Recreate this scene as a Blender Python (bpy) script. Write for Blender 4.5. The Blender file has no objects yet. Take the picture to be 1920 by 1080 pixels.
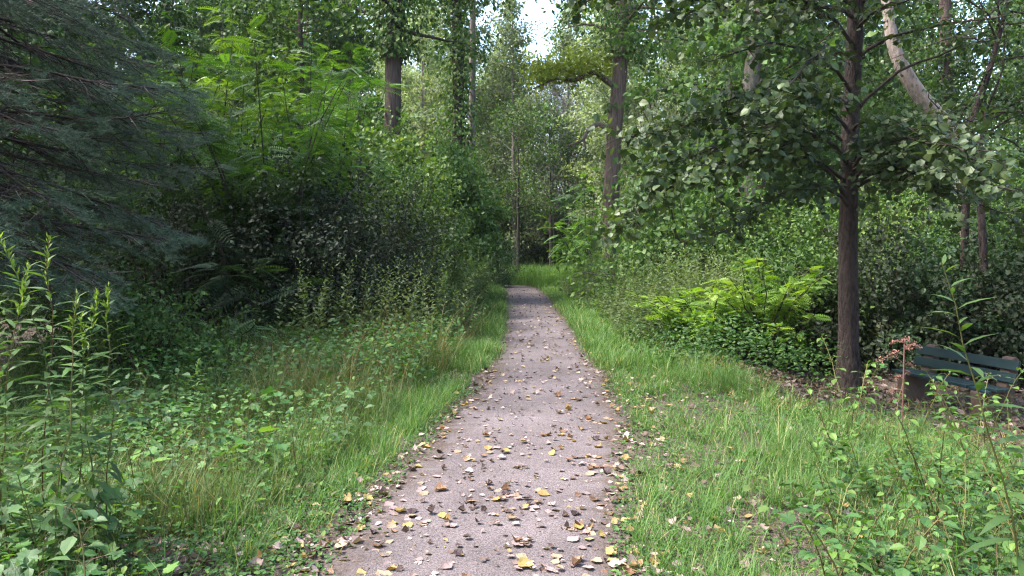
import bpy, math
import numpy as np
from mathutils import Vector

# ------------------------------------------------------------------ camera, world, sun, exposure
scn = bpy.context.scene
COL = scn.collection
FPX, HOR, CAMZ = 1420.0, 470.0, 1.6          # focal length and horizon in pixels of a 1920x1080 frame
cam_d = bpy.data.cameras.new("camera")
cam_d.sensor_width = 36.0
cam_d.lens = 36.0 * FPX / 1920.0
cam_d.shift_y = -(540.0 - HOR) / 1920.0
cam_d.clip_end = 3000.0
cam = bpy.data.objects.new("camera", cam_d)
cam.location = (0, 0, CAMZ)
cam.rotation_euler = (math.radians(90), 0, 0)
COL.objects.link(cam)
scn.camera = cam

SUN_EL, SUN_AZ = math.radians(58), math.radians(-95)    # azimuth from +Y (ahead) towards +X
world = bpy.data.worlds.new("World")
scn.world = world
world.use_nodes = True
wn = world.node_tree.nodes
wl = world.node_tree.links
sky = wn.new("ShaderNodeTexSky")
sky.sky_type = 'NISHITA'
sky.sun_disc = False
sky.sun_elevation = SUN_EL
sky.sun_rotation = SUN_AZ
sky.air_density = 1.0
sky.dust_density = 3.0
sky.ozone_density = 1.0
wl.new(sky.outputs[0], wn["Background"].inputs[0])
wn["Background"].inputs[1].default_value = 0.15

sun_d = bpy.data.lights.new("sun", 'SUN')
sun_d.energy = 2.0
sun_d.angle = math.radians(15)
sun_d.color = (1.0, 0.96, 0.90)
sun = bpy.data.objects.new("sun", sun_d)
sd = Vector((math.sin(SUN_AZ) * math.cos(SUN_EL), math.cos(SUN_AZ) * math.cos(SUN_EL), math.sin(SUN_EL)))
sun.rotation_euler = sd.to_track_quat('Z', 'Y').to_euler()
sun.location = sd * 60
COL.objects.link(sun)

scn.view_settings.view_transform = 'Standard'
scn.view_settings.look = 'None'
scn.view_settings.exposure = 2.5
scn.view_settings.gamma = 1.0
scn.view_settings.use_curve_mapping = False
scn.cycles.use_denoising = True
scn.cycles.denoising_prefilter = 'NONE'
scn.cycles.filter_width = 1.2
scn.cycles.max_bounces = 6
scn.cycles.diffuse_bounces = 4
scn.cycles.glossy_bounces = 2
scn.cycles.transmission_bounces = 4
scn.cycles.sample_clamp_indirect = 3.0
scn.cycles.caustics_reflective = False
scn.cycles.caustics_refractive = False

# ------------------------------------------------------------------ maths helpers
def px(u, v, Y):
    return np.array([(u - 960.0) / FPX * Y, Y, CAMZ - (v - HOR) / FPX * Y])

def sstep(t):
    t = np.clip(t, 0, 1)
    return t * t * (3 - 2 * t)

def terr(x, y):
    x = np.asarray(x, float); y = np.asarray(y, float)
    r = sstep((x - 2.0) / 3.6) * sstep((y - 2.5) / 4.0) * (1 - sstep((y - 15) / 8.0)) * -0.45
    l = sstep((-1.3 - x) / 2.5) * -0.12
    off = np.clip(np.maximum(x - 1.8, -1.3 - x) / 2.0, 0, 1)
    n = 0.05 * np.sin(x * 1.7 + 0.6 * y) * np.sin(y * 1.1 - 0.4 * x + 1.0) + 0.02 * np.sin(x * 4.1 + 1) * np.sin(y * 3.7)
    return r + l + off * n

def unit(a):
    return a / np.maximum(np.linalg.norm(a, axis=-1, keepdims=True), 1e-9)

def frames(d, n):
    """rotation matrices whose columns are x, y=d, z~n"""
    y = unit(d)
    x = np.cross(y, n)
    bad = np.linalg.norm(x, axis=1) < 1e-4
    x[bad] = np.cross(y[bad], np.array([0.31, 0.7, 0.2]))
    x = unit(x)
    z = np.cross(x, y)
    return np.stack([x, y, z], axis=2)

def rdir(rng, n):
    return unit(rng.normal(size=(n, 3)))

# ------------------------------------------------------------------ leaf templates: (verts, loops, totals)
def tpl(verts, faces):
    loops = np.array([i for f in faces for i in f], np.int32)
    tot = np.array([len(f) for f in faces], np.int32)
    return np.array(verts, float), loops, tot

def ovate(w=0.33, fold=0.08, droop=0.12):
    v = [(0, 0, 0), (0, .34, 0), (0, .7, -droop * .4), (0, 1, -droop),
         (-w, .32, fold), (-w * .78, .68, fold - droop * .4), (w, .32, fold), (w * .78, .68, fold - droop * .4)]
    f = [(0, 1, 4), (0, 6, 1), (1, 2, 5, 4), (1, 6, 7, 2), (2, 3, 5), (2, 7, 3)]
    return tpl(v, f)

LEAF = ovate()
ROUND = ovate(0.44, 0.06, 0.10)
LANCE = tpl([(0, 0, 0), (-.07, .3, .02), (.07, .3, .02), (-.06, .62, -.05), (.06, .62, -.05), (0, 1, -.2)],
            [(0, 2, 1), (1, 2, 4, 3), (3, 4, 5)])
SIMPLE = tpl([(0, 0, 0), (-.3, .45, .06), (.3, .45, .06), (0, 1, -.06)], [(0, 2, 1), (1, 2, 3)])
NARROW = tpl([(0, 0, 0), (-.11, .45, .03), (.11, .45, .03), (0, 1, -.1)], [(0, 2, 1), (1, 2, 3)])
BLADE = tpl([(-.5, 0, 0), (.5, 0, 0), (-.42, .4, .03), (.42, .4, .03), (-.28, .75, .14), (.28, .75, .14), (0, 1, .34)],
            [(0, 1, 3, 2), (2, 3, 5, 4), (4, 5, 6)])

def lobed():
    """five-lobed leaf, stalk end at the origin"""
    pts = [(0, 0), (.22, -.06), (.34, .10), (.50, .20), (.36, .34), (.52, .62), (.24, .60), (.16, .78), (0, 1.0)]
    pts = pts + [(-a, b) for a, b in pts[-2:0:-1]]
    v = [(0, .38, -.03)] + [(a, b, .10 * abs(a) - .14 * max(0, b - .45)) for a, b in pts]
    n = len(pts)
    return tpl(v, [(0, i + 1, (i + 1) % n + 1) for i in range(n)])
LOBED = lobed()

def pinnate(npair=11, lw=.042, ll=.27, arch=.42):
    v, f = [], []
    def P(t):
        return np.array([0, t, -arch * t * t])
    for i in range(npair):
        t = .18 + .8 * i / (npair - 1)
        l = ll * (1 - .55 * abs(t - .5) ** 1.4 * 1.5)
        for s in (-1, 1):
            b = P(t)
            d = np.array([s * .92, .38, -.16]); d /= np.linalg.norm(d)
            w = np.array([.38 * -s, .92, 0]) * lw
            k = len(v)
            v += [b, b + d * l * .45 + w * .8 + (0, 0, .012), b + d * l * .5 - w * .8 + (0, 0, .012), b + d * l]
            f += [(k, k + 2, k + 1), (k + 1, k + 2, k + 3)]
    k = len(v)
    b = P(1)
    v += [b, b + (-.05, .1, -.04), b + (.05, .1, -.04), b + (0, .22, -.12)]
    f += [(k, k + 2, k + 1), (k + 1, k + 2, k + 3)]
    k = len(v)
    for t in (0, .5, 1):
        p = P(t); v += [p + (-.008, 0, 0), p + (.008, 0, 0)]
    f += [(k, k + 1, k + 3, k + 2), (k + 2, k + 3, k + 5, k + 4)]
    return tpl(v, f)
FROND = pinnate()
FROND_WIDE = pinnate(7, .085, .30, .22)

def needle_spray(n=34, seed=3):
    rng = np.random.default_rng(seed)
    v = [(-.012, 0, 0), (.012, 0, 0), (0, 0, .014), (0, 1, 0)]
    f = [(0, 1, 3), (1, 2, 3), (2, 0, 3)]
    for i in range(n):
        t = rng.uniform(.05, 1)
        a = rng.uniform(0, 2 * math.pi)
        d = np.array([math.cos(a), .75, math.sin(a) * .8 + .15]); d /= np.linalg.norm(d)
        sx = np.cross(d, rng.normal(size=3)); sx /= np.linalg.norm(sx)
        L = rng.uniform(.15, .24)
        k = len(v); p = np.array([0, t, 0.0])
        v += [p - sx * .013, p + sx * .013, p + d * L]
        f += [(k, k + 1, k + 2)]
    return tpl(v, f)
SPRAY = needle_spray()
STICK = tpl([(-.5, 0, -.3), (.5, 0, -.3), (0, 0, .5), (0, 1, 0)], [(0, 1, 3), (1, 2, 3), (2, 0, 3)])

# ------------------------------------------------------------------ mesh accumulator
class Cloud:
    def __init__(s):
        s.V, s.L, s.T, s.A, s.n = [], [], [], [], 0

    def raw(s, V, loops, tot, a):
        V = np.asarray(V, np.float32).reshape(-1, 3)
        s.V.append(V); s.L.append(np.asarray(loops, np.int32) + s.n); s.T.append(np.asarray(tot, np.int32))
        s.A.append(np.broadcast_to(np.asarray(a, np.float32), (len(V),)))
        s.n += len(V)

    def inst(s, t, P, R, S, a):
        P = np.asarray(P, float); n = len(P)
        if n == 0: return
        tv, tl, tt = t
        S = np.asarray(S, float)
        if S.ndim < 2: S = np.repeat(np.broadcast_to(S, (n,))[:, None], 3, 1)
        V = np.einsum('nij,nkj->nki', R, tv[None] * S[:, None, :]) + P[:, None, :]
        k = len(tv)
        L = (tl[None, :] + (np.arange(n) * k)[:, None]).ravel()
        s.raw(V, L, np.tile(tt, n), np.repeat(np.broadcast_to(a, (n,)), k))

    def tube(s, pts, rad, sides=6, a=.5, ridge=0.0, rng=None):
        pts = np.asarray(pts, float); m = len(pts)
        rad = np.broadcast_to(np.asarray(rad, float), (m,))
        t = unit(np.gradient(pts, axis=0))
        ax = np.eye(3)[np.argmin(np.abs(t.mean(0)))]
        x = unit(np.cross(t, ax)); y = np.cross(t, x)
        ang = np.arange(sides) * 2 * math.pi / sides
        rr = np.ones((m, sides))
        if ridge and rng is not None:
            rr += ridge * (rng.normal(size=(1, sides)) * .7 + rng.normal(size=(m, sides)) * .4)
        ring = pts[:, None] + (rad[:, None] * rr)[..., None] * (np.cos(ang)[None, :, None] * x[:, None] + np.sin(ang)[None, :, None] * y[:, None])
        i = np.arange(m - 1)[:, None] * sides; j = np.arange(sides)[None, :]; j2 = (j + 1) % sides
        q = np.stack([i + j, i + j2, i + sides + j2, i + sides + j], -1).reshape(-1)
        s.raw(ring, q, np.full((m - 1) * sides, 4), a)

    def build(s, name, mat, parent=None, smooth=False):
        me = bpy.data.meshes.new(name)
        V = np.concatenate(s.V); L = np.concatenate(s.L); T = np.concatenate(s.T); A = np.concatenate(s.A)
        me.vertices.add(len(V)); me.vertices.foreach_set("co", V.astype(np.float32).ravel())
        me.loops.add(len(L)); me.loops.foreach_set("vertex_index", L.astype(np.int32))
        me.polygons.add(len(T))
        st = np.zeros(len(T), np.int32); st[1:] = np.cumsum(T)[:-1]
        me.polygons.foreach_set("loop_start", st)
        me.polygons.foreach_set("use_smooth", np.full(len(T), smooth))
        at = me.attributes.new("rnd", 'FLOAT', 'POINT'); at.data.foreach_set("value", A.astype(np.float32))
        me.update(calc_edges=True)
        me.materials.append(mat)
        o = bpy.data.objects.new(name, me); COL.objects.link(o)
        if parent: o.parent = parent
        return o

def tag(o, label, cat, group=None, kind=None):
    o["label"] = label; o["category"] = cat
    if group: o["group"] = group
    if kind: o["kind"] = kind
    return o

def thing(name, label, cat, loc=(0, 0, 0), rz=0, group=None):
    o = bpy.data.objects.new(name, None)
    o.empty_display_size = .2
    COL.objects.link(o)
    o.location = loc; o.rotation_euler = (0, 0, rz)
    return tag(o, label, cat, group)

def dup(root, loc, rz=0, sc=1.0, label=None, group=None):
    r = root.copy(); COL.objects.link(r)
    r.location = loc; r.rotation_euler = (0, 0, rz); r.scale = (sc, sc, sc) if np.isscalar(sc) else sc
    if label: r["label"] = label
    if group: r["group"] = group
    for ch in list(root.children):
        c = ch.copy(); COL.objects.link(c); c.parent = r
        for g in ch.children:
            d = g.copy(); COL.objects.link(d); d.parent = c
    return r

# ------------------------------------------------------------------ materials
def ramp_nodes(nt, fac, cols):
    r = nt.nodes.new("ShaderNodeValToRGB")
    e = r.color_ramp.elements
    while len(e) < len(cols): e.new(.5)
    for i, c in enumerate(cols):
        e[i].position = i / max(1, len(cols) - 1) if not isinstance(c[0], tuple) else c[1]
        cc = c if not isinstance(c[0], tuple) else c[0]
        e[i].color = (*cc, 1)
    nt.links.new(fac, r.inputs[0])
    return r.outputs[0]

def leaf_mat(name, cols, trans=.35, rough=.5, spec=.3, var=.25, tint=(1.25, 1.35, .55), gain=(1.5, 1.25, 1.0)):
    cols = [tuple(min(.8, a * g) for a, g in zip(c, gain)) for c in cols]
    m = bpy.data.materials.new(name); m.use_nodes = True
    nt = m.node_tree; N = nt.nodes; K = nt.links
    at = N.new("ShaderNodeAttribute"); at.attribute_name = "rnd"
    oi = N.new("ShaderNodeObjectInfo")
    col = ramp_nodes(nt, at.outputs["Fac"], cols)
    hs = N.new("ShaderNodeHueSaturation")
    mr = N.new("ShaderNodeMapRange"); mr.inputs[3].default_value = 1 - var; mr.inputs[4].default_value = 1 + var
    K.new(oi.outputs["Random"], mr.inputs[0]); K.new(mr.outputs[0], hs.inputs["Value"]); K.new(col, hs.inputs["Color"])
    p = N["Principled BSDF"]
    K.new(hs.outputs[0], p.inputs["Base Color"])
    p.inputs["Roughness"].default_value = rough
    p.inputs["Specular IOR Level"].default_value = spec
    tr = N.new("ShaderNodeBsdfTranslucent")
    mm = N.new("ShaderNodeVectorMath"); mm.operation = 'MULTIPLY'; mm.inputs[1].default_value = tint
    K.new(hs.outputs[0], mm.inputs[0]); K.new(mm.outputs[0], tr.inputs[0])
    mx = N.new("ShaderNodeMixShader"); mx.inputs[0].default_value = trans
    K.new(p.outputs[0], mx.inputs[1]); K.new(tr.outputs[0], mx.inputs[2])
    K.new(mx.outputs[0], N["Material Output"].inputs[0])
    return m

def bark_mat(name, c1, c2, scale=9.0, stretch=.16, bump=.6):
    m = bpy.data.materials.new(name); m.use_nodes = True
    nt = m.node_tree; N = nt.nodes; K = nt.links
    tc = N.new("ShaderNodeTexCoord"); mp = N.new("ShaderNodeMapping"); mp.inputs["Scale"].default_value = (1, 1, stretch)
    K.new(tc.outputs["Object"], mp.inputs[0])
    n1 = N.new("ShaderNodeTexNoise"); n1.inputs["Scale"].default_value = scale * 2.2; n1.inputs["Detail"].default_value = 6; n1.inputs["Roughness"].default_value = .65
    K.new(mp.outputs[0], n1.inputs[0])
    n2 = N.new("ShaderNodeTexNoise"); n2.inputs["Scale"].default_value = 1.3; n2.inputs["Detail"].default_value = 3
    K.new(tc.outputs["Object"], n2.inputs[0])
    add = N.new("ShaderNodeMath"); add.operation = 'MULTIPLY_ADD'; add.inputs[1].default_value = .4
    K.new(n2.outputs[0], add.inputs[0]); K.new(n1.outputs[0], add.inputs[2])
    col = ramp_nodes(nt, add.outputs[0], [(c1, .48), (tuple((a + b) / 2 for a, b in zip(c1, c2)), .62), (c2, .85)])
    p = N["Principled BSDF"]
    K.new(col, p.inputs["Base Color"]); p.inputs["Roughness"].default_value = .9; p.inputs["Specular IOR Level"].default_value = .2
    b = N.new("ShaderNodeBump"); b.inputs["Strength"].default_value = bump; b.inputs["Distance"].default_value = .04
    K.new(n1.outputs[0], b.inputs["Height"]); K.new(b.outputs[0], p.inputs["Normal"])
    return m

def noise_mat(name, cols, scale, detail=6, bump=.3, dist=.02, rough=.9, scale2=None, cols2=None, fine=None, spec=.3):
    """two-scale noise colour: cols by a coarse noise, multiplied by a fine speckle"""
    m = bpy.data.materials.new(name); m.use_nodes = True
    nt = m.node_tree; N = nt.nodes; K = nt.links
    tc = N.new("ShaderNodeTexCoord")
    n1 = N.new("ShaderNodeTexNoise"); n1.inputs["Scale"].default_value = scale; n1.inputs["Detail"].default_value = detail
    n1.inputs["Roughness"].default_value = .65
    K.new(tc.outputs["Object"], n1.inputs[0])
    col = ramp_nodes(nt, n1.outputs[0], cols)
    p = N["Principled BSDF"]; p.inputs["Roughness"].default_value = rough; p.inputs["Specular IOR Level"].default_value = spec
    h = n1.outputs[0]
    if fine:
        vo = N.new("ShaderNodeTexVoronoi"); vo.inputs["Scale"].default_value = fine
        K.new(tc.outputs["Object"], vo.inputs[0])
        sp = N.new("ShaderNodeSeparateColor"); K.new(vo.outputs["Color"], sp.inputs[0])
        mr = N.new("ShaderNodeMapRange"); mr.inputs[3].default_value = .45; mr.inputs[4].default_value = 1.6
        K.new(sp.outputs[0], mr.inputs[0])
        mm = N.new("ShaderNodeVectorMath"); mm.operation = 'SCALE'
        K.new(col, mm.inputs[0]); K.new(mr.outputs[0], mm.inputs["Scale"])
        col = mm.outputs[0]
        h = vo.outputs["Distance"]
    K.new(col, p.inputs["Base Color"])
    b = N.new("ShaderNodeBump"); b.inputs["Strength"].default_value = bump; b.inputs["Distance"].default_value = dist
    K.new(h, b.inputs["Height"]); K.new(b.outputs[0], p.inputs["Normal"])
    return m

M = {}
M['grass'] = leaf_mat('grass_blades', [(.04, .09, .018), (.065, .135, .03), (.10, .18, .045), (.28, .24, .12)], .4, .55, .3, gain=(1.24, 1.22, 1.25))
M['drygrass'] = leaf_mat('dry_grass', [(.035, .085, .022), (.065, .11, .035), (.15, .14, .07), (.30, .24, .14)], .3, .6, .3)
M['weed'] = leaf_mat('weed_leaf', [(.022, .062, .022), (.04, .10, .03), (.065, .14, .035), (.10, .16, .035)], .35, .55, .3, gain=(1.25, 1.2, 1.05))
M['bigleaf'] = leaf_mat('big_leaf', [(.022, .062, .034), (.036, .09, .042), (.06, .125, .05)], .28, .52, .3)
M['golden'] = leaf_mat('goldenrod_leaf', [(.03, .078, .03), (.046, .105, .035), (.072, .14, .04)], .35, .52, .3)
M['goldtop'] = leaf_mat('goldenrod_bud', [(.075, .15, .035), (.12, .20, .045)], .4, .5, .3)
M['sumac'] = leaf_mat('sumac_frond', [(.022, .065, .02), (.036, .10, .022), (.065, .15, .024)], .36, .52, .3, tint=(1.5, 1.6, .4))
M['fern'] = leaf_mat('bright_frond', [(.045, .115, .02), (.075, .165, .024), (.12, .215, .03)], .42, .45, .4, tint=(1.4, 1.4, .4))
M['dark'] = leaf_mat('thicket_leaf_shade_tint', [(.012, .022, .014), (.02, .036, .02), (.035, .05, .028)], .2, .55, .25)  # deep shade of the thickets is painted into this near-black leaf colour
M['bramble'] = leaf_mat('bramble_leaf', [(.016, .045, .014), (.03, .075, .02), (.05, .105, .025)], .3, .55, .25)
M['vine'] = leaf_mat('vine_leaf', [(.025, .065, .022), (.045, .105, .03), (.075, .15, .045), (.12, .19, .05)], .35, .5, .3)
M['mound'] = leaf_mat('mound_leaf', [(.014, .036, .017), (.024, .058, .025), (.045, .088, .034), (.09, .14, .045)], .3, .5, .35)
M['shaded'] = leaf_mat('frond_shade_tint', [(.012, .035, .016), (.02, .055, .022), (.035, .08, .03)], .3, .5, .35)  # darkened frond green, the shade is part of the colour
M['alder'] = leaf_mat('alder_leaf', [(.018, .04, .016), (.03, .062, .024), (.055, .09, .034)], .3, .5, .42)
M['crown'] = leaf_mat('wood_leaf', [(.025, .065, .022), (.04, .095, .03), (.065, .13, .04)], .38, .55, .25)
M['pale'] = leaf_mat('pale_wood_leaf', [(.075, .125, .085), (.115, .175, .115), (.165, .23, .155)], .4, .55, .25)  # bluish lift in this leaf colour stands in for denser haze
M['yellowleaf'] = leaf_mat('limb_leaf', [(.09, .16, .018), (.16, .25, .028), (.23, .31, .045)], .42, .5, .4)
M['needle'] = leaf_mat('spruce_needle', [(.050, .085, .052), (.09, .14, .085), (.155, .215, .13)], .05, .6, .3, tint=(1, 1, 1), gain=(1, 1, 1))
M['herb'] = leaf_mat('feathery_leaf', [(.045, .085, .045), (.07, .12, .062), (.10, .155, .08)], .4, .55, .25)
M['deadtwig'] = leaf_mat('dead_twig', [(.03, .022, .019), (.075, .056, .048), (.15, .115, .098)], .0, .8, .2, gain=(1, 1, 1))
M['stem'] = leaf_mat('green_stem', [(.04, .07, .02), (.07, .09, .03), (.09, .06, .035)], .0, .6, .3)
M['bark_dark'] = bark_mat('dark_bark', (.016, .012, .011), (.085, .065, .056))
M['bark_alder'] = bark_mat('alder_bark', (.009, .007, .0065), (.085, .062, .054), 11, .3, 1.8)
M['bark_brown'] = bark_mat('brown_bark', (.022, .015, .013), (.115, .08, .068), 8, .12, 1.3)
M['bark_red'] = bark_mat('reddish_bark', (.045, .028, .022), (.21, .145, .115), 8, .12, 1.0)
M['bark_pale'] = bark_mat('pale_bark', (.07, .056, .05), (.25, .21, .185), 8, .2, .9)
M['bark_lean'] = bark_mat('furrowed_bark', (.07, .054, .047), (.31, .25, .215), 8, .2, 1.1)
M['bark_twig'] = bark_mat('twig_bark', (.02, .015, .013), (.07, .055, .045))
M['bark_white'] = bark_mat('bleached_wood', (.14, .12, .125), (.30, .265, .27))
M['soil'] = noise_mat('soil', [(.018, .013, .010), (.05, .036, .028), (.11, .08, .062), (.05, .045, .025)], 3.0, 8, .6, .05, fine=60)
M['gravel'] = noise_mat('gravel', [(.044, .034, .033), (.089, .072, .072), (.132, .109, .110), (.063, .049, .047)], .9, 8, .5, .005, rough=.92, fine=190)
def add_edge_soil(m):
    """gravel gives way to trodden soil towards both edges of the path (attribute rnd runs 0..1 across it)"""
    nt = m.node_tree; N = nt.nodes; K = nt.links
    p = N["Principled BSDF"]; src = p.inputs["Base Color"].links[0].from_socket
    at = N.new("ShaderNodeAttribute"); at.attribute_name = "rnd"
    tc = N.new("ShaderNodeTexCoord")
    n = N.new("ShaderNodeTexNoise"); n.inputs["Scale"].default_value = 4.0; n.inputs["Detail"].default_value = 8; n.inputs["Roughness"].default_value = .7
    K.new(tc.outputs["Object"], n.inputs[0])
    a = N.new("ShaderNodeMath"); a.operation = 'MULTIPLY_ADD'; a.inputs[1].default_value = 1.3; K.new(n.outputs[0], a.inputs[0]); K.new(at.outputs["Fac"], a.inputs[2])
    r = N.new("ShaderNodeMapRange"); r.inputs[1].default_value = 1.28; r.inputs[2].default_value = 1.62; K.new(a.outputs[0], r.inputs[0])
    n2 = N.new("ShaderNodeTexNoise"); n2.inputs["Scale"].default_value = 45; n2.inputs["Detail"].default_value = 4; K.new(tc.outputs["Object"], n2.inputs[0])
    soil = ramp_nodes(nt, n2.outputs[0], [((.022, .015, .012), .3), ((.06, .043, .034), .5), ((.14, .105, .085), .75)])
    mx = N.new("ShaderNodeMix"); mx.data_type = 'RGBA'
    n3 = N.new("ShaderNodeTexNoise"); n3.inputs["Scale"].default_value = .55; n3.inputs["Detail"].default_value = 5; n3.inputs["Roughness"].default_value = .6
    K.new(tc.outputs["Object"], n3.inputs[0])
    r3 = N.new("ShaderNodeMapRange"); r3.inputs[1].default_value = .32; r3.inputs[2].default_value = .66; r3.inputs[3].default_value = .66; r3.inputs[4].default_value = 1.18
    K.new(n3.outputs[0], r3.inputs[0])
    sc_ = N.new("ShaderNodeVectorMath"); sc_.operation = 'SCALE'; K.new(src, sc_.inputs[0]); K.new(r3.outputs[0], sc_.inputs["Scale"]); src = sc_.outputs[0]
    K.new(r.outputs[0], mx.inputs[0]); K.new(src, mx.inputs[6]); K.new(soil, mx.inputs[7]); K.new(mx.outputs[2], p.inputs["Base Color"])
add_edge_soil(M['gravel'])
M['litter'] = leaf_mat('fallen_leaf', [(.045, .028, .024), (.13, .085, .068), (.30, .22, .20), (.36, .28, .26), (.32, .23, .08), (.22, .13, .06)], .15, .6, .3, 0, gain=(1, 1, 1))
LIT = {}
for nm, c in dict(yellow=(.33, .25, .08), tan=(.30, .21, .14), pink=(.30, .22, .21), brown=(.16, .085, .045), dark=(.045, .028, .026), ochre=(.28, .17, .06)).items():
    LIT[nm] = leaf_mat('fallen_leaf_' + nm, [tuple(x * .8 for x in c), c], .15, .6, .3, .2, gain=(1, 1, 1))
M['bench'] = noise_mat('bench_paint', [(.005, .018, .019), (.008, .027, .029), (.014, .038, .04)], 9, 5, .15, .004, rough=.5, spec=.5)
M['bench_leg'] = noise_mat('bench_post', [(.055, .034, .028), (.10, .065, .05), (.15, .10, .08)], 12, 6, .4, .01)
M['scratch'] = noise_mat('bare_wood', [(.35, .26, .16), (.5, .4, .28)], 20, 4, .1, .002)
M['seed'] = leaf_mat('dead_seed_head', [(.13, .065, .05), (.24, .125, .10), (.34, .19, .15)], .1, .8, .2, gain=(1, 1, 1))

# ------------------------------------------------------------------ ground and path
def axis(a, b, step, far_a, far_b, nfar=22):
    mid = np.arange(a, b + 1e-6, step)
    lo = a - np.geomspace(step * 2, a - far_a, nfar)[::-1]
    hi = b + np.geomspace(step * 2, far_b - b, nfar)
    return np.concatenate([lo, mid, hi])

def make_ground():
    xs = axis(-11, 11, .2, -900, 900); ys = axis(-3, 42, .22, -300, 1600)
    X, Y = np.meshgrid(xs, ys)
    Z = terr(X, Y)
    V = np.stack([X, Y, Z], -1).reshape(-1, 3)
    nx, ny = len(xs), len(ys)
    i = np.arange(ny - 1)[:, None] * nx; j = np.arange(nx - 1)[None]
    q = np.stack([i + j, i + j + 1, i + j + 1 + nx, i + j + nx], -1).reshape(-1)
    c = Cloud(); c.raw(V, q, np.full((nx - 1) * (ny - 1), 4), .5)
    o = c.build('ground', M['soil'], None, True); o["kind"] = 'structure'
    tag(o, 'dark bare soil of the forest floor under the plants', 'ground', kind='structure')

PY = np.array([-14, 0, 3.7, 6.9, 9, 12, 17, 24, 29, 31.5, 34, 37, 41, 46])
PL = np.array([-1.4, -1.25, -.97, -.66, -.36, -.21, -.21, -.25, -.27, -.45, -1.2, -3.6, -7.8, -13])
PR = np.array([.3, .40, .56, 1.05, 1.15, 1.18, 1.28, 1.24, 1.17, 1.15, .75, -1.2, -5.2, -10])
def pl(y): return np.interp(y, PY, PL)
def pr(y): return np.interp(y, PY, PR)

def make_path():
    rng = np.random.default_rng(5)
    ys = np.arange(-12, 44, .08); m = 15
    jl = np.interp(ys, np.arange(-13, 46, .35), rng.normal(size=169) * .05)
    jr = np.interp(ys, np.arange(-13, 46, .35), rng.normal(size=169) * .05)
    ex = np.interp(ys, [3, 7, 14], [.42, .3, .16])
    L = pl(ys) - ex + jl; R = pr(ys) + ex + jr
    t = np.linspace(0, 1, m)
    X = L[:, None] + (R - L)[:, None] * t[None]
    Y = np.repeat(ys[:, None], m, 1)
    Z = terr(X, Y) + .010 + .022 * np.sin(math.pi * t)[None] + .006 * np.sin(X * 3 + Y * 1.9) * np.sin(Y * 1.3)
    Z[:, 0] = terr(X[:, 0], Y[:, 0]) - .01; Z[:, -1] = terr(X[:, -1], Y[:, -1]) - .01
    V = np.stack([X, Y, Z], -1).reshape(-1, 3)
    i = np.arange(len(ys) - 1)[:, None] * m; j = np.arange(m - 1)[None]
    q = np.stack([i + j, i + j + 1, i + j + 1 + m, i + j + m], -1).reshape(-1)
    tt = np.abs((X - pl(Y)) / (pr(Y) - pl(Y)) * 2 - 1).ravel()
    c = Cloud(); c.raw(V, q, np.full((m - 1) * (len(ys) - 1), 4), tt)
    o = c.build('path', M['gravel'], None, True)
    tag(o, 'narrow pinkish grey gravel path running ahead into the wood', 'path', kind='structure')
def path_z(x, y):
    t = np.clip((x - pl(y)) / (pr(y) - pl(y)), 0, 1)
    return terr(x, y) + .010 + .022 * np.sin(math.pi * t)

# ------------------------------------------------------------------ stuff: grass, weeds, litter
def on_path(x, y, m=0.0):
    return (x > pl(y) - m) & (x < pr(y) + m)

def trodden(x, y):
    """bare litter covered corner between the path and the clearing"""
    return (x > np.maximum(-2.1, -.5 * y)) & (x < pl(y) + .3) & (y < 4.9 - .9 * np.clip(-1.2 - x, 0, 1))

def tufts(c, rng, x, y, nb, length, width, spread, amix, lean=.35):
    n = len(x)
    P = np.repeat(np.stack([x, y, terr(x, y) - .01], 1), nb, 0)
    N = n * nb
    P[:, :2] += rng.normal(size=(N, 2)) * spread
    P[:, 2] = terr(P[:, 0], P[:, 1]) - .01
    az = rng.uniform(0, 2 * math.pi, N)
    le = np.abs(rng.normal(size=N)) * lean
    h = np.stack([np.cos(az), np.sin(az), np.zeros(N)], 1)
    d = np.stack([h[:, 0] * le, h[:, 1] * le, np.ones(N)], 1)
    Ls = np.repeat(np.broadcast_to(length, (n,)), nb) * rng.uniform(.45, 1.15, N)
    S = np.stack([np.repeat(np.broadcast_to(width, (n,)), nb) * rng.uniform(.7, 1.3, N), Ls, Ls * rng.uniform(.5, 2.2, N)], 1)
    c.inst(BLADE, P, frames(d, h), S, amix(N))

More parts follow.
